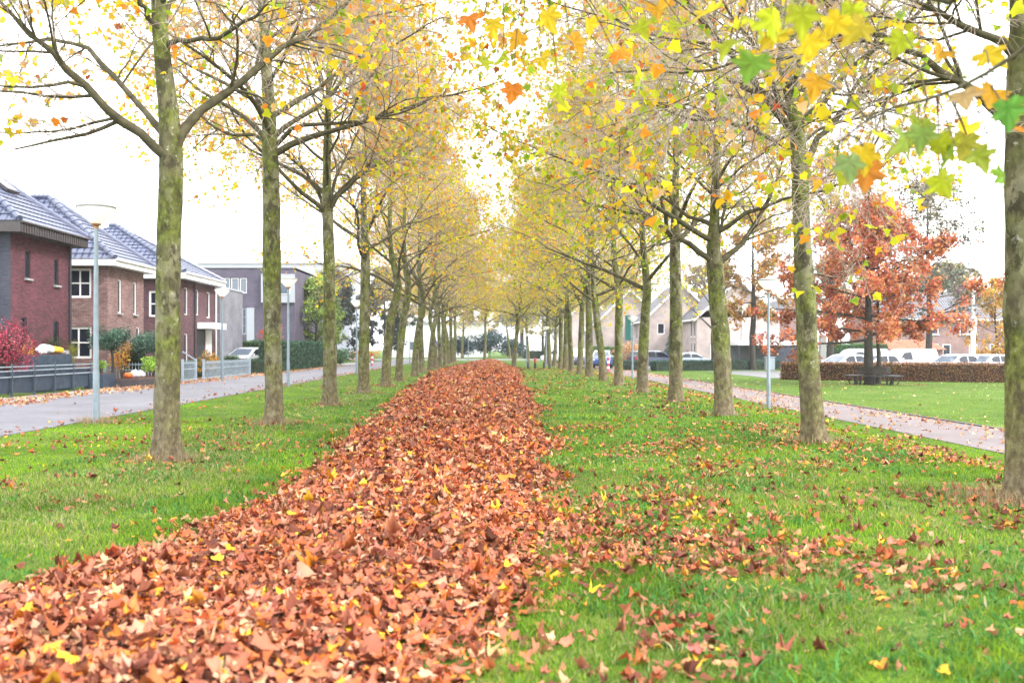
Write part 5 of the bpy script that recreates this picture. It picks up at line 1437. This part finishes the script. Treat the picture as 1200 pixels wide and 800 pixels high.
def build_right():
    z = -.35
    # gabled house with carport
    t, roof = gable_house('gabled_house', 'rose brick gabled house with white verges and a wide carport', 20.4, 28.7, 95, 9, 4.95, 8.7, 'brick_rose', [(1.35, 2.35, .75, 2.2), (5.4, 6.0, 4.2, 5.6)], side_holes=[(.8, 1.7, 3.0, 4.7), (2.3, 3.2, 3.0, 4.7), (.8, 1.7, .1, 2.5), (2.3, 3.2, .1, 2.5)])
    k = MB(); k.box(3.2, 10.2, -3.6, -.01, 2.15, 2.6); k.build('carport_roof', MT['white'], t, bevel=.02)
    for px in (3.35, 6.8, 10.0):
        k = MB(); k.box(px - .06, px + .06, -3.5, -3.38, -.05, 2.15); k.build('carport_post', MT['darkpaint'], t)
    k = MB(); k.box(3.4, 8.4, -.06, -.008, 0, 2.12); k.build('carport_shade', M('carport_shade_tone', (.12, .12, .15), .6, noise=.15), t)  # dark sheet coloured as the shade under the carport roof
    k = MB(); k.box(5.6, 6.2, -.45, -.01, 3.3, 3.75); k.build('cooling_unit', MT['concrete'], t, bevel=.02)
    k = MB(); k.tube([(4.55, -.06, 2.62), (4.55, -.06, 6.4)], .05, 6); k.build('downpipe', MT['white'], t)
    # terrace stepping away towards the avenue
    gable_house('gabled_house', 'pale rose gabled house with a porch of tall white windows behind the carport house', 16.6, 24.6, 104, 9, 5.0, 8.9, 'brick_rose', [(1.4, 2.2, 3.4, 4.6)], side_holes=[(.6, 1.6, .1, 2.4), (.6, 1.6, 2.9, 4.6), (2.2, 3.2, 2.9, 4.6), (5.2, 6.6, 2.9, 4.6), (5.2, 6.6, .8, 2.3)])
    gable_house('gabled_house', 'third rose gabled house of the terrace, above the dark estate car', 12.6, 20.6, 115, 9, 5.0, 8.9, 'brick_rose', [(2.4, 3.2, 3.2, 4.5)], side_holes=[(.6, 1.6, .1, 2.4), (.6, 1.6, 2.9, 4.6), (2.4, 3.4, 2.9, 4.6), (5.2, 6.6, 2.9, 4.6)])
    gable_house('gabled_house', 'grey hazy gabled house of the terrace, past the teal sign', 9.8, 17.4, 134, 9, 5.0, 8.9, 'brick_rose', [(2.4, 3.2, 3.2, 4.5)], side_holes=[(.6, 1.6, 2.9, 4.6), (2.4, 3.4, 2.9, 4.6), (5.2, 6.6, 2.9, 4.6)], z=0)
    # pink end house
    gable_house('gabled_house', 'pink brick house with a steep grey roof between the carport and the red oak', 34.6, 39.4, 116, 11, 4.6, 8.0, 'brick_row', [(2.9, 3.7, 3.0, 4.1)], over=.15, verge='fascia')
    # row houses right
    t = thing('row_house', 'brown brick row houses with white windows and one chimney behind the parked cars', 'house', (41, 100, z))
    mb = MB(); hs = [(5.0, 6.0, 3.3, 4.55), (8.2, 10.0, 3.3, 4.6), (12.6, 13.6, 3.3, 4.55), (3.4, 6.0, .8, 2.35), (6.4, 7.3, .05, 2.3), (9.2, 10.1, .05, 2.3), (11.4, 13.8, .8, 2.35), (16, 18.4, .8, 2.35), (16.4, 18, 3.3, 4.6), (1.2, 1.9, .8, 2.2)]
    wall_panel(mb, (0, 0, 0), (1, 0, 0), (0, -1, 0), 24, -.1, 4.9, hs); wall_panel(mb, (0, 0, 0), (0, 1, 0), (-1, 0, 0), 9, -.1, 4.9)
    mb.face([(0, 9, 4.9), (0, 0, 4.9), (0, 4.5, 7.9)], [(9, 0), (0, 0), (4.5, 3)])
    mb.build('wall', MT['brick_row'], t)
    for h in hs: window(t, (0, 0, 0), (1, 0, 0), (0, -1, 0), h, 'white', 'glass', nx=2 if h[1] - h[0] > 1.5 else 1, fw=.10, sill='white')
    rf = MB(); slope(rf, (-.3, -.4, 4.85), (24, -.4, 4.85), (-.3, 4.5, 7.95), (24, 4.5, 7.95)); slope(rf, (24, 9.4, 4.85), (-.3, 9.4, 4.85), (24, 4.5, 7.95), (-.3, 4.5, 7.95)); roof = rf.build('roof', MT['tile_grey'], t)
    k = MB(); k.box(10.0, 11.6, 4.0, 5.0, 7.4, 8.7); k.box(9.93, 11.67, 3.93, 5.07, 8.7, 8.82); k.build('chimney', MT['brick_plum'], roof)
    k = MB(); k.box(-.3, 24, -.46, -.38, 4.72, 4.95); k.build('gutter', MT['white'], t)
    # orange roofed shed
    t = thing('shed', 'low shed with an orange tiled roof behind the grey van', 'shed', (36.2, 86, z))
    mb = MB(); wall_panel(mb, (0, 0, 0), (1, 0, 0), (0, -1, 0), 4.6, -.1, 1.75, [(.4, 3.9, .05, 1.55)]); wall_panel(mb, (0, 0, 0), (0, 1, 0), (-1, 0, 0), 3.5, -.1, 1.75); mb.build('wall', MT['brick_row'], t)
    k = MB(); k.box(.42, 3.88, .12, .16, .05, 1.53); k.build('door', MT['darkpaint'], t)
    rf = MB(); slope(rf, (-.2, -.3, 1.72), (4.8, -.3, 1.72), (-.2, 3.6, 2.65), (4.8, 3.6, 2.65)); rf.build('roof', MT['tile_orange'], t)
    # board fence by the carport
    t = thing('board_fence', 'blue grey horizontal board fence beside the carport', 'fence', (25.9, 86.5, z))
    k = MB()
    for i in range(9): k.box(0, 3.2, -.02, .02, .05 + i * .225, .05 + i * .225 + .21)
    k.build('slat', MT['slate'], t)
    for px in (.04, 1.6, 3.16):
        p = MB(); p.box(px - .05, px + .05, .022, .11, -.05, 2.12); p.build('post', MT['fence'], t)
    # hedges
    DKB = [(3, (.025, .07, .055)), (2, (.04, .10, .075)), (1, (.07, .14, .10))]
    hedge('hedge', 'long low dark green clipped hedge in front of the rose gabled house', (13.0, 77.0, z), (24.8, 83.0, z), .9, .82, DKB, 601, per=170, lsize=(.08, .14))
    hedge('hedge', 'short low dark hedge beside the lamp post with the teal sign', (10.6, 80, z), (12.2, 80.5, z), .9, .8, DKB, 602, per=170, lsize=(.08, .14))
    BR = [(4, (.22, .085, .04)), (3, (.30, .14, .055)), (2, (.14, .06, .035)), (2, (.36, .22, .07)), (1, (.16, .16, .04))]
    hedge('hedge', 'low clipped brown beech hedge behind the tree bench and in front of the parked cars', (17.1, 56.2, z), (29.5, 50.5, z), .9, 1.0, BR, 603, per=380, lsize=(.06, .11), core=(.05, .03, .02))
    hedge('hedge', 'tall bright green clipped hedge behind the white cars and red oak', (29.6, 84, z), (34.8, 84, z), .9, 2.2, [(3, (.05, .16, .04)), (2, (.08, .22, .05))], 605, per=120, lsize=(.10, .17))
    hedge('hedge', 'bright green hedge seen between two far trunks above the blue and white car', (9.6, 97, z), (13.0, 97, z), .9, 1.95, [(3, (.06, .17, .03)), (2, (.10, .24, .05))], 606, per=120, lsize=(.10, .17))
    # cabinet
    t = thing('electric_cabinet', 'small pale grey utility cabinet just behind the footpath lamp post', 'cabinet', (22.9, 78.5, z))
    MB().box(-.38, .38, -.18, .18, 0, 1.1).build('body', MT['concrete'], t, bevel=.015); MB().box(-.42, .42, -.22, .22, 1.1, 1.16).build('lid', MT['lightmetal'], t, bevel=.01)
    MB().box(-.34, .34, -.20, -.182, .12, 1.04).build('door', MT['lightmetal'], t)
    # grey pillar
    t = thing('concrete_pillar', 'pale grey pillar at the end of the bright green hedge', 'pillar', (29.0, 83.5, z))
    MB().box(-.25, .25, -.25, .25, -.1, 2.9).build('shaft', MT['concrete'], t, bevel=.02); MB().box(-.3, .3, -.3, .3, 2.9, 3.0).build('top', MT['clad'], t, bevel=.02)
    # parking: cars nose towards the hedge
    g = 'cars parked behind the brown hedge'
    W = (.72, .73, .76)
    car('white hatchback at the near end of the parking row, mostly behind the oak crown tip', 23.0, 62.5, RAD(206), W, 'hatch', group=g)
    car('white hatchback between the first white car and the thick oak trunk', 25.0, 62.2, RAD(206), W, 'hatch', group=g)
    car('silver grey van beside the slim dark trunk', 28.0, 64.5, RAD(200), (.42, .40, .45), 'van', group=g, name='parked_van', cat='van')
    car('white van showing between the two trunks above the bench', 25.9, 67.4, RAD(200), W, 'van', group=g, name='parked_van', cat='van')
    car('white hatchback right next to the grey van', 30.1, 62.0, RAD(206), W, 'hatch', group=g)
    car('white hatchback under the white mast with dark side window', 32.2, 62.0, RAD(206), (.70, .72, .78), 'hatch', group=g)
    car('white hatchback half cut by the thick trunk at the picture edge', 34.6, 61.6, RAD(206), W, 'hatch', group=g)
    car('dark blue estate car showing its red tail lamps in front of the conifer', 14.1, 83, RAD(20), (.06, .08, .14), 'suv', name='parked_car')
    car('silver blue car nose showing between forked trunk and house wall', 19.2, 92, RAD(15), (.30, .36, .42), 'hatch')
    car('blue and white car seen between two far trunks', 10.1, 88, RAD(-100), (.70, .74, .80), 'suv', two_tone=(.04, .10, .40))
    car('white van with dark lower half behind the far trunks', 8.4, 92, RAD(-95), (.74, .75, .78), 'van', two_tone=(.06, .08, .14), name='parked_van', cat='van')
    car('small white van on the crossing road beyond the bollards', 8.2, 120, RAD(180), W, 'van', name='parked_van', cat='van')
    car('white car standing in the garden behind the tall hedge and the slim trunk', -15.95, 61.6, RAD(250), W, 'hatch', z=.1)
    # round bench at the oak
    t = thing('tree_bench', 'dark octagonal bench built round the foot of the red oak', 'bench', (19.5, 48.6, z))
    s = MB()
    for i in range(8):
        a0, a1 = 2 * PI * (i + .5) / 8, 2 * PI * (i + 1.5) / 8; e = .012
        for r0, r1 in ((.85, .98), (1.0, 1.13), (1.15, 1.28), (1.30, 1.44)):
            p = [(r0 * math.cos(a0 + e), r0 * math.sin(a0 + e)), (r1 * math.cos(a0 + e), r1 * math.sin(a0 + e)), (r1 * math.cos(a1 - e), r1 * math.sin(a1 - e)), (r0 * math.cos(a1 - e), r0 * math.sin(a1 - e))]
            s.prism(p, (0, 0, .42), (1, 0, 0), (0, 1, 0), (0, 0, 1), .05)
    s.build('seat', MT['black'], t)
    for i in range(8):
        a = 2 * PI * (i + .5) / 8; l = MB(); c, d = math.cos(a), math.sin(a)
        l.bar((.9 * c, .9 * d, .0), (.9 * c, .9 * d, .42), .07); l.bar((1.12 * c, 1.12 * d, 0), (1.30 * c, 1.30 * d, .42), .06); l.build('leg', MT['black'], t)
    s = MB()
    for i in range(8):
        a0, a1 = 2 * PI * (i + .5) / 8, 2 * PI * (i + 1.5) / 8
        for zz in (.62, .74, .86): s.bar((.80 * math.cos(a0), .80 * math.sin(a0), zz), (.80 * math.cos(a1), .80 * math.sin(a1), zz), .04, .09)
    s.build('backrest', MT['darkbark'], t)
    # red oak and its slender neighbour
    REDO = [(4, (.54, .18, .07)), (3, (.48, .135, .09)), (3, (.62, .27, .10)), (1, (.38, .09, .08))]
    t = thing('red_oak', 'red oak with wide tiers of rust red leaves above the octagonal bench', 'tree', (19.3, 48.6, z))
    broad_tree(614, t, 9.0, 2.3, 5.8, REDO, nlimb=30, nleaf=24000, lsize=(.10, .18), r0=.23, elev=(1, 36), droop=-.015, L2=1.3, L3=.55, shape=.8, per=(11, 8))
    t = thing('slender_tree', 'thin dark trunked young tree with sparse rust leaves next to the red oak', 'tree', (20.3, 50.0, z))
    broad_tree(613, t, 8.5, 2.6, 2.3, REDO, nlimb=14, nleaf=1800, lsize=(.08, .15), r0=.11, elev=(15, 55), L2=.8, L3=.45, shape=.8)
    t = thing('orange_oak', 'tall tree with orange brown crown standing before the carport', 'tree', (22.2, 81.0, z))
    broad_tree(615, t, 13.6, 4.6, 3.6, [(3, (.44, .22, .05)), (2, (.34, .20, .05)), (2, (.50, .28, .08)), (1, (.24, .23, .05))], nlimb=22, nleaf=5200, lsize=(.15, .28), r0=.25, elev=(-10, 60), shape=0, L2=1.2, L3=.6)
    t = thing('bare_tree', 'bare forked tree with dark limbs behind the candelabra plane trunk', 'tree', (18.6, 80, z))
    broad_tree(617, t, 10.5, 3.4, 4.2, [(1, (.3, .3, .08))], nlimb=12, nleaf=160, lsize=(.14, .24), r0=.22, elev=(35, 65), shape=.5, L2=1.8, L3=.9, per=(6, 6))
    t = thing('grey_tree', 'tall loose dark grey green tree rising behind the red oak', 'tree', (30.5, 66.5, z))
    broad_tree(619, t, 13.4, 3.6, 4.8, [(3, (.10, .11, .07)), (2, (.15, .15, .09)), (2, (.26, .20, .12))], nlimb=22, nleaf=4200, lsize=(.12, .22), r0=.22, elev=(10, 60), shape=0, L2=1.7, L3=.8)
    t = thing('purple_tree', 'tall bare purplish brown tree behind the oak crown', 'tree', (26.3, 74, z))
    broad_tree(621, t, 16.5, 4.0, 5.2, [(3, (.36, .22, .15)), (2, (.30, .15, .12)), (1, (.45, .30, .12))], nlimb=24, nleaf=5200, lsize=(.13, .24), r0=.24, elev=(20, 62), shape=0, L2=1.8, L3=.9)
    t = thing('amber_tree', 'small amber leaved tree beside the thick trunk at the picture edge', 'tree', (37.3, 70, z))
    broad_tree(623, t, 6.6, 1.3, 2.4, [(3, (.58, .30, .06)), (2, (.62, .40, .10)), (1, (.30, .28, .06))], nlimb=18, nleaf=4200, lsize=(.11, .2), r0=.12, elev=(5, 60), shape=0, L2=.9, L3=.5)
    # conifer, shrubs by the terrace
    t = thing('conifer', 'dark blue green conical conifer above the estate car', 'conifer', (17.4, 92, z))
    conifer(t, 4.1, 2.7, 631)
    bush('amber_shrub', 'pale amber shrub between the teal sign post and forked trunk', 'shrub', (13.0, 88, z), (1.9, 1.2, 1.25), 1500, (.13, .22), [(3, (.45, .26, .12)), (2, (.55, .36, .18))], 633, lift=.2)
    bush('round_shrub', 'rounded olive green shrub beside the low hedge near the teal sign', 'shrub', (12.4, 83.5, z), (1.0, .9, .85), 1100, (.10, .17), [(3, (.12, .17, .06)), (2, (.17, .22, .08))], 635, lift=.1)
    bush('round_shrub', 'small dark green shrub at the white porch windows', 'shrub', (19.6, 96.5, z), (.8, .8, .8), 700, (.1, .17), DKB, 636, lift=.1)
    # white mast
    t = thing('light_mast', 'tall white mast with slim collar rising above the parked cars', 'mast', (33.4, 66.0, z))
    MB().tube([(0, 0, -.1), (0, 0, 3.3), (0, 0, 6.4)], [.17, .15, .06], 12).build('pole', MT['white'], t, smooth=True)
    MB().lathe([(.15, 3.0), (.24, 3.2), (.24, 3.9), (.12, 4.05)], 14).build('collar', MT['white'], t, smooth=True)
    MB().lathe([(.06, 6.35), (.12, 6.45), (.10, 6.8), (0, 6.9)], 12).build('head', MT['opal'], t, smooth=True)
    # bollards
    g = 'small bollards by the crossing road'
    def bollard(label, x, y, h, red=False):
        t = thing('bollard', label, 'bollard', (x, y, float(gz(x))), 0, g)
        MB().lathe([(.085, -.05), (.085, h * (.55 if red else .92)), (.07, h * (.56 if red else .96)), (0, h * (.57 if red else 1))], 14).build('post', MT['black'], t, smooth=True)
        if red: MB().lathe([(.075, h * .55), (.09, h * .6), (.09, h * .95), (0, h)], 14).build('head', MT['red'], t, smooth=True)
    bollard('dark bollard standing closest to the lone trunk', 2.55, 69.5, .52)
    bollard('dark bollard with a bright red head', 3.05, 69.0, .80, True)
    bollard('dark bollard in the middle of the bare group', 3.75, 69.8, .50)
    bollard('dark bollard standing nearest the footpath trunks', 4.12, 69.2, .46)
    def striped(label, x, y, h, z=None):
        t = thing('striped_post', label, 'bollard', (x, y, float(gz(x)) if z is None else z), 0, 'red and white striped posts')
        n = 5
        for i in range(n):
            k = MB().lathe([(.10, h * i / n + (0 if i else -.05)), (.10, h * (i + 1) / n), (0, h * (i + 1) / n)], 14); k.build('band', MT['red' if i % 2 == 0 else 'white'], t, smooth=True)
    striped('red and white striped post on the house road between two plane trunks', -10.6, 83, 1.0)
    striped('red and white striped post at the footpath beside the blue car', 9.1, 75, 1.1)

def conifer(t, H, W, seed):
    rng = np.random.default_rng(seed); n = 5200
    MB().tube([(0, 0, -.1), (0, 0, H * .9)], [.14, .03], 8).build('trunk', MT['darkbark'], t)
    h = rng.random(n) ** 1.3; a = rng.uniform(0, 6.28, n)
    tier = .8 + .25 * np.sin(h * 38 + np.sin(a * 5) * .8)
    r = (1 - h) * W * .5 * tier * rng.uniform(.7, 1.05, n) ** .5
    pos = np.stack([np.cos(a) * r, np.sin(a) * r, .15 + h * (H - .15)], 1)
    nor = np.stack([np.cos(a), np.sin(a), np.full(n, .6)], 1) + rng.normal(size=(n, 3)) * .5
    V, Fa, k = leaves_arrays(rng, pos, nor, rng.uniform(.14, .3, n), OUT_BLADE, .3)
    np_mesh('needles', V, [Fa], MT['bush'], t, col=leaf_cols(rng, pick(rng, [(3, (.02, .065, .055)), (2, (.035, .09, .075)), (1, (.06, .13, .10))], n, .2), k))

# ================================================================== end of the avenue
def willow(label, x, y, H, W, seed, pal):
    rng = np.random.default_rng(seed)
    t = thing('willow', label, 'tree', (x, y, 0), 0, 'weeping willows beyond the crossing road')
    pts = np.array([(0, 0, -.1), (.1, 0, 1.5), (.2, .1, 3), (.1, 0, H * .7), (0, 0, H * .9)])
    tp, tr = trunk_res(pts, np.array([.5, .42, .36, .2, .05]), 24); V, q = trunk_arrays(rng, tp, tr, 12); np_mesh('trunk', V, [q], MT['darkbark'], t, smooth=True)
    n = 90
    a = rng.uniform(0, 6.28, n); z0 = rng.uniform(.4, .8, n) * H; R = W * .5 * rng.uniform(.4, 1, n)
    K = 9; Pn = np.zeros((n, K, 3))
    for k in range(K):
        s = k / (K - 1)
        Pn[:, k, 0] = np.cos(a) * R * s; Pn[:, k, 1] = np.sin(a) * R * s; Pn[:, k, 2] = z0 + (H - z0) * np.sin(s * 2.2) * rng.uniform(.7, .9)
    rr = np.repeat(np.linspace(.07, .02, K)[None], n, 0)
    idx = np.repeat(np.arange(n), 9); m = len(idx); s = rng.uniform(.35, 1, m) * (K - 1); i = np.minimum(s.astype(int), K - 2); f = (s - i)[:, None]
    st = Pn[idx, i] * (1 - f) + Pn[idx, i + 1] * f
    Ln = np.minimum(rng.uniform(2.5, 6.5, m), st[:, 2] - rng.uniform(.8, 3.0, m)); Ln = np.maximum(Ln, .5)
    D = np.zeros((m, 6, 3)); dr = rng.normal(0, .25, (m, 2))
    for k in range(6):
        D[:, k] = st; D[:, k, 0] += dr[:, 0] * k / 5; D[:, k, 1] += dr[:, 1] * k / 5; D[:, k, 2] -= Ln * (k / 5)
    tubes_mesh('branches', [(Pn, rr, 5), (D, np.full((m, 6), .012), 3)], MT['darkbark'], t)
    nl = 26000; j = rng.integers(0, m, nl); u = rng.uniform(0, 5, nl); ii = np.minimum(u.astype(int), 4); f = (u - ii)[:, None]
    pos = D[j, ii] * (1 - f) + D[j, ii + 1] * f + rng.normal(0, .05, (nl, 3))
    V, Fa, k = leaves_arrays(rng, pos, rng.normal(size=(nl, 3)), rng.uniform(.32, .62, nl), OUT_BLADE, .2, roll=rng.normal(size=(nl, 3)) * .3 + np.array([0, 0, -1.]))
    np_mesh('leaves', V, [Fa], MT['bush'], t, col=leaf_cols(rng, pick(rng, pal, nl, .15), k))

def build_far():
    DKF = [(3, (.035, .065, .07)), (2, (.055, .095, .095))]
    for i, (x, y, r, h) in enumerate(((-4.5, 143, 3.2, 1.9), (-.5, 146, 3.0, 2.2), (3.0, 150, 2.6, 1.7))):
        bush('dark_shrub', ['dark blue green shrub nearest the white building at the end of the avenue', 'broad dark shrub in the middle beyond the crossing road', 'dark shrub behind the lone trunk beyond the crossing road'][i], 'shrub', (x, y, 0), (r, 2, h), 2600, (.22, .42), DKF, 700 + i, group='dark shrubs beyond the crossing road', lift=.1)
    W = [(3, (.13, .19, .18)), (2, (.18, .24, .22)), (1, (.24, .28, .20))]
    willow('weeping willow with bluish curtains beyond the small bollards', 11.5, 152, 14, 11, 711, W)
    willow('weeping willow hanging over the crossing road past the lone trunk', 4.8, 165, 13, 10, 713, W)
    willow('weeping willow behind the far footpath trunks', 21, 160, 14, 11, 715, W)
    hedge('hedge', 'long low grey green hedge along the far side of the crossing road', (4.5, 140, 0), (26, 140, 0), 1.2, 1.1, [(3, (.06, .10, .07)), (2, (.09, .14, .09))], 721, per=60, lsize=(.15, .26))
    rng = np.random.default_rng(9)
    kinds = []
    pals = ([(3, (.20, .20, .09)), (2, (.30, .26, .12)), (1, (.35, .22, .1))], [(3, (.10, .13, .09)), (2, (.14, .16, .11))], [(3, (.34, .24, .12)), (2, (.42, .32, .13)), (1, (.22, .2, .1))])
    names = [('far_tree', 'far olive brown tree'), ('far_tree', 'far dark green tree'), ('far_tree', 'far amber tree')]
    spots = [(-40, 150, 1, 'left of the office building'), (-24, 152, 0, 'behind the row of dark garden trees'), (-15, 176, 1, 'behind the white building'), (-2, 186, 2, 'above the middle dark shrub'), (10, 190, 0, 'behind the two nearer willows'), (24, 182, 1, 'behind the third willow'), (35, 150, 2, 'behind the gabled terrace roofs'), (48, 135, 0, 'between the pink house and the row houses'), (60, 130, 1, 'behind the chimney of the row houses'), (-30, 175, 2, 'over the roof of the office building'), (17, 215, 2, 'farthest above the crossing road'), (72, 150, 0, 'behind the amber tree')]
    for i, (x, y, k, w) in enumerate(spots):
        if k in [a for a, b in kinds]:
            pr = dict(kinds)[k]
            dup(pr, (x, y, 0), rng.uniform(0, 6.28), rng.uniform(.9, 1.15), names[k][1] + ' ' + w, 'trees beyond the houses')
        else:
            t = thing(names[k][0], names[k][1] + ' ' + w, 'tree', (x, y, 0), 0, 'trees beyond the houses')
            broad_tree(730 + k, t, 13, 3.2, 5.5, pals[k], nlimb=22, nleaf=5200, lsize=(.25, .5), r0=.3, shape=0, L2=2.0, L3=1.0, per=(8, 6))
            kinds.append((k, t))
# ================================================================== light, air, camera
def build_world():
    w = bpy.data.worlds.new('World'); S.world = w; w.use_nodes = True
    nt = w.node_tree; bg = nt.nodes['Background']
    sky = nt.nodes.new('ShaderNodeTexSky'); sky.sky_type = 'NISHITA'; sky.sun_disc = False
    sky.sun_elevation = RAD(SUN_EL); sky.sun_rotation = RAD(SUN_AZ); sky.air_density = 1.2; sky.dust_density = 4.0; sky.ozone_density = 1.0
    # overcast: the blue is veiled by an even layer of cloud
    hs = nt.nodes.new('ShaderNodeHueSaturation'); hs.inputs['Saturation'].default_value = .22
    nt.links.new(sky.outputs[0], hs.inputs['Color'])
    tc = nt.nodes.new('ShaderNodeTexCoord'); nz = nt.nodes.new('ShaderNodeTexNoise'); nz.inputs['Scale'].default_value = 2.2; nz.inputs['Detail'].default_value = 6
    nt.links.new(tc.outputs['Generated'], nz.inputs['Vector'])
    rp = nt.nodes.new('ShaderNodeValToRGB'); rp.color_ramp.elements[0].position = .3; rp.color_ramp.elements[0].color = (12.5, 12.7, 13.2, 1); rp.color_ramp.elements[1].position = .7; rp.color_ramp.elements[1].color = (16, 16, 16.2, 1)
    nt.links.new(nz.outputs[0], rp.inputs[0])
    mx = nt.nodes.new('ShaderNodeMix'); mx.data_type = 'RGBA'; mx.inputs[0].default_value = .72
    nt.links.new(hs.outputs[0], mx.inputs[6]); nt.links.new(rp.outputs[0], mx.inputs[7]); nt.links.new(mx.outputs[2], bg.inputs[0])
    bg.inputs[1].default_value = .105
    l = bpy.data.lights.new('sun', 'SUN'); l.energy = 1.5; l.angle = RAD(10); l.color = (1, .96, .90)
    o = bpy.data.objects.new('sun', l); C.objects.link(o)
    el, az = RAD(SUN_EL), RAD(SUN_AZ)
    # sun direction: azimuth clockwise from +Y
    d = np.array([math.sin(az) * math.cos(el), math.cos(az) * math.cos(el), math.sin(el)])
    from mathutils import Vector
    o.rotation_euler = Vector(-d).to_track_quat('-Z', 'Y').to_euler()

SUN_EL, SUN_AZ = 42, 118

def build_haze():
    m = bpy.data.materials.new('haze'); m.use_nodes = True; nt = m.node_tree
    nt.nodes.remove(nt.nodes['Principled BSDF'])
    v = nt.nodes.new('ShaderNodeVolumePrincipled'); v.inputs['Color'].default_value = (.93, .95, 1, 1); v.inputs['Density'].default_value = HAZE; v.inputs['Anisotropy'].default_value = .25
    nt.links.new(v.outputs[0], nt.nodes['Material Output'].inputs['Volume'])
    o = MB().box(-430, 430, -70, 720, -1.6, 22).build('haze', m)
    tag(o, 'thin pale autumn haze over the whole park', 'haze', kind='stuff')

HAZE = .00045
def build_camera():
    c = bpy.data.cameras.new('camera'); o = bpy.data.objects.new('camera', c); C.objects.link(o)
    o.location = (0, 0, HC); o.rotation_euler = (RAD(90), 0, 0)
    c.sensor_width = 36; c.lens = 36 * 1111 / 1200; c.shift_x = 22 / 1200; c.shift_y = 8 / 1200
    c.clip_start = .05; c.clip_end = 2000
    c.dof.use_dof = True; c.dof.focus_distance = 15; c.dof.aperture_fstop = 2.2
    S.camera = o

def main():
    build_world(); build_camera()
    build_ground(); build_carpet()
    build_avenue(); build_lamps(); TUFTS.extend([(-8.0, 19.1, 420, .14), (8.42, 29, 150, .1), (-8, 37, 120, .1), (5.0, 9.2, 500, .3)])
    build_left(); build_right(); build_far()
    build_litter(); build_grass(); build_haze()
    S.view_settings.view_transform = 'Standard'; S.view_settings.look = 'None'; S.view_settings.gamma = 1; S.view_settings.exposure = EXPO
    S.render.engine = 'CYCLES'
    S.cycles.use_denoising = True; S.cycles.max_bounces = 8; S.cycles.diffuse_bounces = 5; S.cycles.glossy_bounces = 2; S.cycles.transmission_bounces = 5; S.cycles.volume_bounces = 0
    S.cycles.transparent_max_bounces = 8; S.cycles.use_adaptive_sampling = True
EXPO = 1.65
main()
